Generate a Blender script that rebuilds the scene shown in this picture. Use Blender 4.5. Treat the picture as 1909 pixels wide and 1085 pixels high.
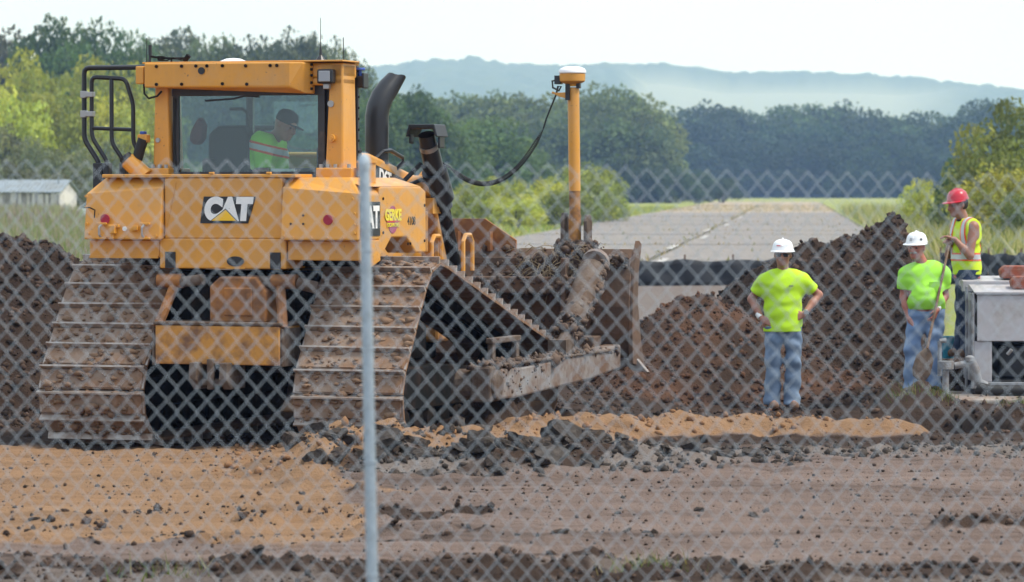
import bpy, math, random
import numpy as np
from mathutils import Vector, Matrix, Euler

for o in list(bpy.data.objects): bpy.data.objects.remove(o)
SC = bpy.context.scene
COL = SC.collection
R = math.radians

# ------------------------------------------------------------------ camera, sky, sun, exposure
FPX, CX, HY, ZC = 7000.0, 954.5, 350.0, 2.15      # focal length in px of a 1909 px frame, eye height 2.15 m
cam_d = bpy.data.cameras.new('camera'); cam = bpy.data.objects.new('camera', cam_d); COL.objects.link(cam)
cam_d.sensor_width = 36.0; cam_d.lens = FPX / 1909 * 36.0
cam.location = (0, 0, ZC)
cam.rotation_euler = (R(90) - math.atan((542.5 - HY) / FPX), 0, 0)
cam_d.clip_start = 0.5; cam_d.clip_end = 20000
cam_d.dof.use_dof = True; cam_d.dof.focus_distance = 33.0; cam_d.dof.aperture_fstop = 4.6
SC.camera = cam

SUN_EL, SUN_AZ = R(58), R(105)                    # high, on the right and a little behind the lens
W = bpy.data.worlds.new('World'); SC.world = W; W.use_nodes = True
nt = W.node_tree; nt.nodes.clear()
wo = nt.nodes.new('ShaderNodeOutputWorld'); bg = nt.nodes.new('ShaderNodeBackground')
sky = nt.nodes.new('ShaderNodeTexSky'); sky.sky_type = 'NISHITA'; sky.sun_disc = False
sky.sun_elevation = SUN_EL; sky.sun_rotation = SUN_AZ; sky.dust_density = 3.0
gain = nt.nodes.new('ShaderNodeVectorMath'); gain.operation = 'SCALE'; gain.inputs[3].default_value = 0.15
veil = nt.nodes.new('ShaderNodeMix'); veil.data_type = 'RGBA'
veil.inputs[7].default_value = (1.20, 1.40, 1.64, 1)   # thin bright cloud over the whole sky
ns = nt.nodes.new('ShaderNodeTexNoise'); ns.inputs['Scale'].default_value = 3.0; ns.inputs['Detail'].default_value = 5
mr = nt.nodes.new('ShaderNodeMapRange'); mr.inputs[1].default_value = 0.3; mr.inputs[2].default_value = 0.7
mr.inputs[3].default_value = 0.72; mr.inputs[4].default_value = 1.0
tc = nt.nodes.new('ShaderNodeTexCoord')
nt.links.new(tc.outputs['Generated'], ns.inputs['Vector'])
nt.links.new(ns.outputs[0], mr.inputs[0]); nt.links.new(mr.outputs[0], veil.inputs[0])
nt.links.new(sky.outputs[0], gain.inputs[0]); nt.links.new(gain.outputs[0], veil.inputs[6])
nt.links.new(veil.outputs[2], bg.inputs[0]); bg.inputs[1].default_value = 1.0
nt.links.new(bg.outputs[0], wo.inputs[0])

sun_d = bpy.data.lights.new('sun', 'SUN'); sun = bpy.data.objects.new('sun', sun_d); COL.objects.link(sun)
sun_d.energy = 4.6; sun_d.angle = R(14); sun_d.color = (1.0, 0.95, 0.86)
sdir = Vector((math.sin(SUN_AZ) * math.cos(SUN_EL), math.cos(SUN_AZ) * math.cos(SUN_EL), math.sin(SUN_EL)))
sun.rotation_euler = (-sdir).to_track_quat('-Z', 'Y').to_euler()
sun.location = (0, 0, 500)

SC.view_settings.view_transform = 'Standard'; SC.view_settings.look = 'None'
SC.view_settings.gamma = 1.0; SC.view_settings.use_curve_mapping = False
SC.view_settings.exposure = -0.15
SC.render.engine = 'CYCLES'
cy = SC.cycles
cy.use_denoising = True; cy.max_bounces = 6; cy.transparent_max_bounces = 24; cy.volume_bounces = 1; cy.diffuse_bounces = 3; cy.glossy_bounces = 3
cy.use_adaptive_sampling = True; cy.adaptive_threshold = 0.015

# ------------------------------------------------------------------ helpers: numbers
def at(px, py, d):
    """a point d metres ahead of the lens"""
    return Vector(((px - CX) * d / FPX, d, ZC - (py - HY) * d / FPX))

def _hash(ix, iy, iz, seed):
    h = (ix * 374761393 + iy * 668265263 + iz * 2147483647 + seed * 974711) & 0xffffffff
    h = ((h ^ (h >> 13)) * 1274126177) & 0xffffffff
    return ((h ^ (h >> 16)) & 0xffff) / 65535.0

def vnoise(x, y, z=0.0, seed=0):
    x = np.asarray(x, float); y = np.asarray(y, float); z = np.asarray(z, float) + np.zeros_like(x)
    xi = np.floor(x).astype(np.int64); yi = np.floor(y).astype(np.int64); zi = np.floor(z).astype(np.int64)
    fx = x - xi; fy = y - yi; fz = z - zi
    fx = fx * fx * (3 - 2 * fx); fy = fy * fy * (3 - 2 * fy); fz = fz * fz * (3 - 2 * fz)
    r = 0
    for a in (0, 1):
        for b in (0, 1):
            for c in (0, 1):
                w = (fx if a else 1 - fx) * (fy if b else 1 - fy) * (fz if c else 1 - fz)
                r = r + w * _hash(xi + a, yi + b, zi + c, seed)
    return r

def fbm(x, y, oct=4, seed=0, gain=0.5):
    r = 0; a = 1.0; t = 0; f = 1.0
    for i in range(oct):
        r = r + a * vnoise(x * f + 17.3 * i, y * f - 9.1 * i, 0, seed + i); t += a; a *= gain; f *= 2.03
    return r / t

def sstep(a, b, x):
    t = np.clip((x - a) / (b - a), 0, 1); return t * t * (3 - 2 * t)

# ------------------------------------------------------------------ helpers: materials
def mat(name, build=None, **kw):
    m = bpy.data.materials.new(name); m.use_nodes = True
    t = m.node_tree; b = t.nodes['Principled BSDF']
    for k, v in kw.items(): b.inputs[k.replace('_', ' ')].default_value = v
    if build: build(t, b)
    return m

def N(t, typ, **kw):
    n = t.nodes.new(typ)
    for k, v in kw.items():
        if hasattr(n, k): setattr(n, k, v)
        else: n.inputs[k].default_value = v
    return n

def noise(t, scale, detail=4, rough=0.6, coord='Object', stretch=None):
    tc = N(t, 'ShaderNodeTexCoord'); n = N(t, 'ShaderNodeTexNoise')
    n.inputs['Scale'].default_value = scale; n.inputs['Detail'].default_value = detail; n.inputs['Roughness'].default_value = rough
    src = tc.outputs[coord]
    if stretch:
        mp = N(t, 'ShaderNodeMapping'); mp.inputs['Scale'].default_value = stretch
        t.links.new(src, mp.inputs[0]); src = mp.outputs[0]
    t.links.new(src, n.inputs['Vector']); return n.outputs[0]

def ramp(t, fac, stops):
    r = N(t, 'ShaderNodeValToRGB'); e = r.color_ramp.elements
    while len(e) < len(stops): e.new(0.5)
    for i, (p, c) in enumerate(stops):
        e[i].position = p; e[i].color = c if len(c) == 4 else (*c, 1)
    t.links.new(fac, r.inputs[0]); return r.outputs[0]

def mixc(t, fac, a, b, mode='MIX'):
    m = N(t, 'ShaderNodeMix', data_type='RGBA', blend_type=mode)
    for s, v in ((0, fac), (6, a), (7, b)):
        if hasattr(v, 'is_linked') or hasattr(v, 'links'): t.links.new(v, m.inputs[s])
        else: m.inputs[s].default_value = v if s == 0 else ((*v, 1) if len(v) == 3 else v)
    return m.outputs[2]

def bump(t, b, h, strength=0.4, dist=0.02):
    n = N(t, 'ShaderNodeBump'); n.inputs['Strength'].default_value = strength; n.inputs['Distance'].default_value = dist
    t.links.new(h, n.inputs['Height']); t.links.new(n.outputs[0], b.inputs['Normal'])

def dirty(name, base, dirt, amount=0.5, scale=6.0, rough=0.5, grime=0.9, metal=0.0, low=None, bmp=0.3):
    """paint or steel with soil on it; low = (z where soil is thick, z where it is gone), in the machine's own height"""
    def f(t, b):
        a = noise(t, scale, 6, 0.65); a2 = noise(t, scale * 4.3, 4, 0.6)
        lo, hi = 0.5 - 0.35 * amount + 0.18 * (1 - amount), 0.72 - 0.25 * amount + 0.1 * (1 - amount)
        fac = ramp(t, a, [(lo, (0, 0, 0)), (hi, (1, 1, 1))])
        v = mixc(t, a2, tuple(c * 0.82 for c in base), tuple(min(1, c * 1.1) for c in base))
        d = mixc(t, a2, tuple(c * 0.6 for c in dirt), tuple(min(1, c * 1.5) for c in dirt))
        b.inputs['Base Color'].default_value = (*base, 1)
        t.links.new(mixc(t, fac, v, d), b.inputs['Base Color'])
        t.links.new(ramp(t, fac, [(0, (rough,) * 3), (1, (grime,) * 3)]), b.inputs['Roughness'])
        b.inputs['Metallic'].default_value = metal; b.inputs['Specular IOR Level'].default_value = 0.5 if rough < 0.55 else 0.2
        bump(t, b, a2, bmp, 0.01)
    return mat(name, f)

SOIL = (0.115, 0.062, 0.038)
M = {}
def yellow(name, k=1.0):
    def f(t, b):
        a = noise(t, 2.2, 6, 0.65); a2 = noise(t, 45, 3, 0.6); a3 = noise(t, 7, 5, 0.7, stretch=(1, 1, 0.25))
        base = mixc(t, a, (0.54 * k, 0.232 * k, 0.022 * k), (0.72 * k, 0.325 * k, 0.036 * k))
        fac = ramp(t, a3, [(0.5, (0, 0, 0)), (0.85, (0.4, 0.4, 0.4))])
        base = mixc(t, fac, base, (0.36, 0.21, 0.09))
        chip = ramp(t, noise(t, 38, 3, 0.55), [(0.705, (0, 0, 0)), (0.72, (1, 1, 1))]); base = mixc(t, chip, base, (0.10, 0.065, 0.04))
        dust = ramp(t, noise(t, 1.6, 7, 0.75), [(0.45, (0, 0, 0)), (0.8, (0.45, 0.45, 0.45))]); base = mixc(t, dust, base, (0.42, 0.30, 0.19))
        t.links.new(base, b.inputs['Base Color'])
        t.links.new(ramp(t, a3, [(0.3, (0.34,) * 3), (0.8, (0.6,) * 3)]), b.inputs['Roughness'])
        bump(t, b, a2, 0.06, 0.004)
        b.inputs['Coat Weight'].default_value = 0.15
    return mat(name, f)
M['yellow'] = yellow('machine_yellow')
M['yellow_dirty'] = dirty('machine_yellow_dirty', (0.52, 0.235, 0.035), (0.17, 0.088, 0.05), 0.5, 5, 0.5)
M['yellow_mud'] = dirty('machine_yellow_muddy', (0.42, 0.17, 0.04), (0.16, 0.085, 0.05), 0.75, 4, 0.6)
M['steel_mud'] = dirty('muddy_steel', (0.15, 0.12, 0.10), (0.085, 0.055, 0.038), 0.62, 7, 0.75, bmp=0.8)
M['shoe'] = dirty('track_shoe_steel', (0.27, 0.21, 0.165), (0.20, 0.115, 0.068), 0.62, 3.2, 0.6, bmp=1.0)
M['grouser'] = dirty('worn_grouser_steel', (0.36, 0.31, 0.27), (0.20, 0.11, 0.065), 0.4, 8, 0.38, metal=0.4)
M['bare'] = dirty('bare_scraped_steel', (0.28, 0.255, 0.24), (0.14, 0.08, 0.05), 0.6, 3.5, 0.5, metal=0.15)
M['blade'] = dirty('rusty_blade_steel', (0.17, 0.085, 0.045), (0.115, 0.078, 0.058), 0.75, 3.2, 0.62, bmp=0.8)
M['black'] = mat('black_paint', Base_Color=(0.014, 0.014, 0.016, 1), Roughness=0.38)
M['rubber'] = mat('black_rubber', Base_Color=(0.012, 0.012, 0.012, 1), Roughness=0.7)
M['darkmetal'] = dirty('dark_metal', (0.007, 0.0065, 0.006), (0.032, 0.019, 0.013), 0.4, 6, 0.85)
M['cabframe'] = dirty('cab_frame_black', (0.028, 0.027, 0.028), (0.10, 0.075, 0.06), 0.25, 5, 0.5)
M['chrome'] = mat('chrome', Base_Color=(0.7, 0.7, 0.7, 1), Roughness=0.2, Metallic=1.0)
M['zinc'] = mat('zinc_bolt', Base_Color=(0.38, 0.37, 0.36, 1), Roughness=0.4, Metallic=0.7)
M['white'] = mat('white_plastic', Base_Color=(0.80, 0.80, 0.80, 1), Roughness=0.35)
M['decal_black'] = mat('decal_black', Base_Color=(0.012, 0.013, 0.015, 1), Roughness=0.45)
M['decal_white'] = mat('decal_white', Base_Color=(0.78, 0.77, 0.74, 1), Roughness=0.5)
M['decal_yellow'] = mat('decal_yellow', Base_Color=(0.85, 0.50, 0.02, 1), Roughness=0.5)
M['decal_lemon'] = mat('decal_lemon', Base_Color=(0.75, 0.62, 0.04, 1), Roughness=0.5)
M['decal_purple'] = mat('decal_purple', Base_Color=(0.33, 0.06, 0.13, 1), Roughness=0.5)
M['decal_red'] = mat('decal_red', Base_Color=(0.55, 0.03, 0.05, 1), Roughness=0.5)
M['reflector'] = mat('red_reflector', Base_Color=(0.33, 0.008, 0.03, 1), Roughness=0.3)
M['seat'] = mat('seat_fabric', Base_Color=(0.022, 0.024, 0.028, 1), Roughness=0.9)
M['blue'] = mat('blue_cap', Base_Color=(0.03, 0.08, 0.35, 1), Roughness=0.4)
M['lens'] = mat('lamp_lens', Base_Color=(0.30, 0.30, 0.31, 1), Roughness=0.2, Metallic=0.5)
def glassmat(name, tint, refl=0.10):
    def f(t, b):
        out = t.nodes['Material Output']
        tr = N(t, 'ShaderNodeBsdfTransparent'); tr.inputs[0].default_value = (*tint, 1)
        gl = N(t, 'ShaderNodeBsdfGlossy'); gl.inputs['Roughness'].default_value = 0.03
        fr = N(t, 'ShaderNodeFresnel'); fr.inputs[0].default_value = 1.5
        ad = N(t, 'ShaderNodeMath', operation='ADD'); ad.inputs[1].default_value = refl - 0.04
        mx = N(t, 'ShaderNodeMixShader')
        t.links.new(fr.outputs[0], ad.inputs[0]); t.links.new(ad.outputs[0], mx.inputs[0])
        t.links.new(tr.outputs[0], mx.inputs[1]); t.links.new(gl.outputs[0], mx.inputs[2]); t.links.new(mx.outputs[0], out.inputs[0])
    return mat(name, f)
M['glass'] = glassmat('cab_glass', (0.86, 0.96, 0.94), 0.055)
M['carglass'] = mat('car_glass', Base_Color=(0.05, 0.12, 0.14, 1), Roughness=0.08)
M['galv'] = dirty('galvanised_steel', (0.46, 0.53, 0.57), (0.34, 0.38, 0.40), 0.4, 25, 0.42, grime=0.6, metal=0.25, bmp=0.05)
M['wire'] = mat('galvanised_wire', Base_Color=(0.46, 0.51, 0.54, 1), Roughness=0.45, Metallic=0.2)
M['box'] = dirty('dull_sheet_metal', (0.44, 0.42, 0.43), (0.34, 0.31, 0.29), 0.35, 3, 0.45, metal=0.1, bmp=0.05)
M['pipe'] = dirty('grey_pipe', (0.24, 0.25, 0.265), (0.16, 0.13, 0.11), 0.4, 9, 0.5, bmp=0.05)
M['concrete'] = dirty('concrete_slab', (0.36, 0.32, 0.28), (0.17, 0.11, 0.08), 0.6, 4, 0.9)
M['clay'] = dirty('red_clay', (0.30, 0.085, 0.05), (0.22, 0.11, 0.08), 0.5, 8, 0.85)
M['brick'] = M['clay']
M['wood'] = dirty('shovel_ash_wood', (0.23, 0.15, 0.10), (0.13, 0.08, 0.055), 0.5, 12, 0.6)
M['skin'] = mat('skin_tanned', Base_Color=(0.36, 0.165, 0.11, 1), Roughness=0.5, Subsurface_Weight=0.08)
M['skin_red'] = mat('skin_ruddy', Base_Color=(0.44, 0.16, 0.115, 1), Roughness=0.5, Subsurface_Weight=0.08)
M['skin_brown'] = mat('skin_brown', Base_Color=(0.30, 0.14, 0.09, 1), Roughness=0.5, Subsurface_Weight=0.08)
M['hair'] = mat('dark_hair', Base_Color=(0.02, 0.014, 0.01, 1), Roughness=0.7)
M['hair_grey'] = mat('grey_hair', Base_Color=(0.42, 0.40, 0.38, 1), Roughness=0.7)
M['lips'] = mat('lips', Base_Color=(0.30, 0.10, 0.085, 1), Roughness=0.5)
M['eye'] = mat('eye_dark', Base_Color=(0.03, 0.02, 0.02, 1), Roughness=0.3)
M['hat_white'] = mat('hard_hat_white', Base_Color=(0.80, 0.80, 0.80, 1), Roughness=0.28)
M['hat_red'] = mat('hard_hat_red', Base_Color=(0.50, 0.018, 0.035, 1), Roughness=0.28)
def cloth(name, base, sc=9.0, var=0.25, fade=None):
    def f(t, b):
        a = noise(t, sc, 4, 0.6); a2 = noise(t, 160, 2, 0.5)
        c = mixc(t, a, tuple(x * (1 - var) for x in base), tuple(min(1, x * (1 + var)) for x in base))
        if fade: c = mixc(t, ramp(t, noise(t, 5, 3, 0.5), [(0.5, (0, 0, 0)), (0.75, (0.7, 0.7, 0.7))]), c, fade)
        t.links.new(c, b.inputs['Base Color']); b.inputs['Roughness'].default_value = 0.85
        bump(t, b, a2, 0.15, 0.004)
    return mat(name, f)
M['hiviz'] = cloth('hi_vis_yellow_cloth', (0.47, 0.74, 0.02), 7, 0.06)
M['hiviz_green'] = cloth('hi_vis_green_cloth', (0.34, 0.74, 0.06), 7, 0.06)
M['vest'] = cloth('hi_vis_vest_cloth', (0.56, 0.74, 0.03), 7, 0.12)
M['jeans'] = cloth('worn_blue_jeans', (0.13, 0.185, 0.27), 6, 0.35, (0.26, 0.33, 0.42))
M['jeans_light'] = cloth('light_blue_jeans', (0.15, 0.23, 0.38), 6, 0.3, (0.30, 0.40, 0.54))
M['jeans_dark'] = cloth('dark_blue_jeans', (0.02, 0.035, 0.075), 6, 0.35)
M['orange_tape'] = mat('orange_tape', Base_Color=(0.85, 0.13, 0.02, 1), Roughness=0.6)
M['silver_tape'] = mat('silver_tape', Base_Color=(0.55, 0.56, 0.57, 1), Roughness=0.35)
M['tee_pink'] = cloth('faded_red_cloth', (0.5, 0.13, 0.10), 7, 0.15)
M['boot'] = dirty('work_boot_leather', (0.16, 0.09, 0.055), (0.20, 0.12, 0.08), 0.5, 14, 0.8)
M['teal'] = mat('teal_plastic', Base_Color=(0.03, 0.26, 0.36, 1), Roughness=0.45)
M['silt'] = cloth('black_silt_cloth', (0.016, 0.018, 0.022), 3, 0.4)
M['spill'] = dirty('rusty_yellow_plate', (0.36, 0.15, 0.04), (0.20, 0.085, 0.04), 0.6, 4, 0.6)
M['tee_dark'] = mat('dark_red_cloth', Base_Color=(0.10, 0.012, 0.015, 1), Roughness=0.8)
M['mud_track'] = dirty('track_mud', (0.24, 0.155, 0.10), (0.15, 0.09, 0.057), 0.5, 4, 0.95, bmp=0.8)
M['mud'] = dirty('caked_mud', (0.15, 0.105, 0.08), (0.065, 0.044, 0.033), 0.5, 5, 0.95, bmp=0.8)
M['straw'] = mat('dry_roots', Base_Color=(0.24, 0.18, 0.11, 1), Roughness=0.9)
M['white_board'] = dirty('weathered_white_boards', (0.60, 0.57, 0.55), (0.36, 0.33, 0.31), 0.4, 1.5, 0.85)
M['grey_board'] = dirty('weathered_grey_boards', (0.33, 0.31, 0.30), (0.20, 0.18, 0.17), 0.5, 2, 0.85)
M['roof_metal'] = dirty('grey_ribbed_roofing', (0.26, 0.30, 0.33), (0.2, 0.21, 0.2), 0.4, 2, 0.55)
M['car'] = mat('pale_car_paint', Base_Color=(0.55, 0.57, 0.58, 1), Roughness=0.3, Coat_Weight=0.5)
M['bark'] = dirty('bark', (0.10, 0.08, 0.06), (0.05, 0.04, 0.03), 0.5, 6, 0.9)

# ------------------------------------------------------------------ helpers: meshes
class MB:
    """collects shapes for one mesh"""
    def __init__(s): s.v = []; s.f = []; s.mi = []; s.m = 0
    def add(s, vs, fs):
        o = len(s.v); s.v += [tuple(p) for p in vs]; s.f += [tuple(i + o for i in f) for f in fs]; s.mi += [s.m] * len(fs); return s
    def box(s, c, size, rot=None):
        hx, hy, hz = (a / 2 for a in size); m = rot.to_matrix() if rot is not None else None
        vs = []
        for x in (-hx, hx):
            for y in (-hy, hy):
                for z in (-hz, hz):
                    p = Vector((x, y, z)); p = m @ p if m else p; vs.append(p + Vector(c))
        return s.add(vs, [(0, 1, 3, 2), (4, 6, 7, 5), (0, 4, 5, 1), (2, 3, 7, 6), (0, 2, 6, 4), (1, 5, 7, 3)])
    def bb(s, x0, x1, y0, y1, z0, z1): return s.box(((x0 + x1) / 2, (y0 + y1) / 2, (z0 + z1) / 2), (x1 - x0, y1 - y0, z1 - z0))
    def prism(s, poly, axis, lo, hi):
        """poly in the two other axes (x: (y,z), y: (x,z), z: (x,y))"""
        def p(a, b, c): return {'x': (c, a, b), 'y': (a, c, b), 'z': (a, b, c)}[axis]
        n = len(poly)
        vs = [p(a, b, lo) for a, b in poly] + [p(a, b, hi) for a, b in poly]
        fs = [tuple(range(n)), tuple(range(2 * n - 1, n - 1, -1))] + [(i, i + n, (i + 1) % n + n, (i + 1) % n) for i in range(n)]
        return s.add(vs, fs)
    def tube(s, pts, r, n=10, caps=True, closed=False):
        pts = [Vector(p) for p in pts]; rs = r if isinstance(r, (list, tuple)) else [r] * len(pts)
        vs = []; fs = []; L = len(pts); up = None
        for i, p in enumerate(pts):
            a = pts[i - 1] if (i > 0 or closed) else p; b = pts[(i + 1) % L] if (i < L - 1 or closed) else p
            t = (b - a).normalized()
            if up is None: up = Vector((0, 0, 1)) if abs(t.z) < 0.9 else Vector((1, 0, 0))
            u = (up - t * up.dot(t)).normalized(); w = t.cross(u); up = u
            vs += [p + (u * math.cos(2 * math.pi * k / n) + w * math.sin(2 * math.pi * k / n)) * rs[i] for k in range(n)]
        for i in range(L if closed else L - 1):
            j = (i + 1) % L
            fs += [(i * n + k, i * n + (k + 1) % n, j * n + (k + 1) % n, j * n + k) for k in range(n)]
        if caps and not closed: fs += [tuple(range(n - 1, -1, -1)), tuple((L - 1) * n + k for k in range(n))]
        return s.add(vs, fs)
    def cyl(s, a, b, r, r2=None, n=16): return s.tube([a, b], [r, r if r2 is None else r2], n)
    def lathe(s, prof, c=(0, 0, 0), n=24, axis='z'):
        vs = []; fs = []
        for r_, z in prof:
            for k in range(n):
                a = 2 * math.pi * k / n; p = (r_ * math.cos(a), r_ * math.sin(a), z)
                if axis == 'y': p = (p[0], p[2], p[1])
                if axis == 'x': p = (p[2], p[0], p[1])
                vs.append((p[0] + c[0], p[1] + c[1], p[2] + c[2]))
        for i in range(len(prof) - 1):
            fs += [(i * n + k, i * n + (k + 1) % n, (i + 1) * n + (k + 1) % n, (i + 1) * n + k) for k in range(n)]
        fs += [tuple(range(n - 1, -1, -1)), tuple((len(prof) - 1) * n + k for k in range(n))]
        return s.add(vs, fs)
    def build(s, name, ma, parent=None, bevel=0.0, smooth=False, loc=None, segs=2):
        me = bpy.data.meshes.new(name); me.from_pydata(s.v, [], s.f)
        for m_ in (ma if isinstance(ma, (list, tuple)) else [ma]): me.materials.append(M[m_] if isinstance(m_, str) else m_)
        if any(s.mi): me.polygons.foreach_set('material_index', s.mi)
        import bmesh
        bm = bmesh.new(); bm.from_mesh(me); bmesh.ops.recalc_face_normals(bm, faces=bm.faces[:]); bm.to_mesh(me); bm.free()
        if smooth: smoothed(me)
        o = link(name, me, parent)
        if loc is not None: o.location = loc
        if bevel:
            bv = o.modifiers.new('bevel', 'BEVEL'); bv.width = bevel; bv.segments = segs; bv.limit_method = 'ANGLE'; bv.angle_limit = R(40)
        return o

def smoothed(me, ang=40):
    me.polygons.foreach_set('use_smooth', [True] * len(me.polygons))
    try: me.set_sharp_from_angle(angle=R(ang))
    except Exception: pass

def link(name, data, parent=None):
    o = bpy.data.objects.new(name, data); COL.objects.link(o)
    if parent is not None: o.parent = parent
    return o

def raw(name, v, f, ma, parent=None, smooth=False):
    me = bpy.data.meshes.new(name or 'leaves')
    v = np.asarray(v, np.float32); f = np.asarray(f, np.int32)
    me.vertices.add(len(v)); me.vertices.foreach_set('co', v.ravel())
    k = f.shape[1]
    me.loops.add(f.size); me.loops.foreach_set('vertex_index', f.ravel())
    me.polygons.add(len(f)); me.polygons.foreach_set('loop_start', np.arange(0, f.size, k, dtype=np.int32))
    me.update(calc_edges=True)
    if ma is not None: me.materials.append(M[ma] if isinstance(ma, str) else ma)
    if smooth: me.polygons.foreach_set('use_smooth', [True] * len(f))
    if name is None: return me
    return link(name, me, parent)

def empty(name, loc=(0, 0, 0), rz=0.0):
    o = link(name, None); o.location = loc; o.rotation_euler = (0, 0, rz); o.empty_display_size = 0.2; return o

def tag(o, label, cat, group=None):
    o['label'] = label; o['category'] = cat
    if group: o['group'] = group
    return o
def kind(o, k): o['kind'] = k; return o

def copy_tree(o, parent=None):
    c = o.copy(); COL.objects.link(c); c.parent = parent
    for ch in list(o.children): copy_tree(ch, c)
    return c

def text(name, s, size, ma, parent, matrix, offset=0.0, shear=0.0, sx=1.0, align='CENTER', depth=0.0015):
    cu = bpy.data.curves.new(name, 'FONT'); cu.body = s; cu.size = size; cu.offset = offset; cu.shear = shear
    cu.align_x = align; cu.align_y = 'CENTER'; cu.extrude = depth
    tmp = bpy.data.objects.new('tmp', cu); COL.objects.link(tmp)
    dg = bpy.context.evaluated_depsgraph_get(); dg.update()
    me = bpy.data.meshes.new_from_object(tmp.evaluated_get(dg)); bpy.data.objects.remove(tmp)
    me.transform(matrix @ Matrix.Diagonal((sx, 1, 1, 1)))
    me.materials.clear(); me.materials.append(M[ma]); me.name = name
    return link(name, me, parent)
# ------------------------------------------------------------------ the ground
def pl_dist(X, Y, pts):
    """distance to a polyline, and how far along it (0..1)"""
    best = np.full(X.shape, 1e9); tt = np.zeros(X.shape); n = len(pts) - 1
    for i in range(n):
        ax, ay = pts[i][:2]; bx, by = pts[i + 1][:2]; dx, dy = bx - ax, by - ay
        t = np.clip(((X - ax) * dx + (Y - ay) * dy) / (dx * dx + dy * dy), 0, 1)
        d = np.hypot(X - ax - t * dx, Y - ay - t * dy); m = d < best
        best = np.where(m, d, best); tt = np.where(m, (i + t) / n, tt)
    return best, tt

BERM = [(-1.62, 28.2), (-1.50, 28.9), (-1.15, 29.4), (-0.5, 29.75), (0.15, 30.9), (0.8, 32.0), (1.8, 32.6), (2.6, 32.5), (3.15, 32.4)]
CREST_X = [-3, 0.6, 1.385, 2.0, 2.37, 2.71, 2.86, 3.35, 3.97, 4.25, 4.42, 4.54, 4.64, 4.75, 4.95, 9]
CREST_Z = [-1.2, 0.0, 0.52, 0.74, 0.89, 1.17, 1.35, 1.47, 1.64, 1.70, 1.71, 1.58, 1.20, 0.5, -0.3, -1.2]
LEFT_X = [-14, -9, -6.5, -5.2, -4.75, -4.45, -4.2, -3.95, -3.7, -3.3]
LEFT_Z = [1.0, 1.6, 1.72, 1.64, 1.58, 1.52, 1.42, 1.22, 0.7, -0.4]

def smax(a, b, k=0.12):
    h = np.clip(0.5 + 0.5 * (a - b) / k, 0, 1); return b * (1 - h) + a * h + k * h * (1 - h)

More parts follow.
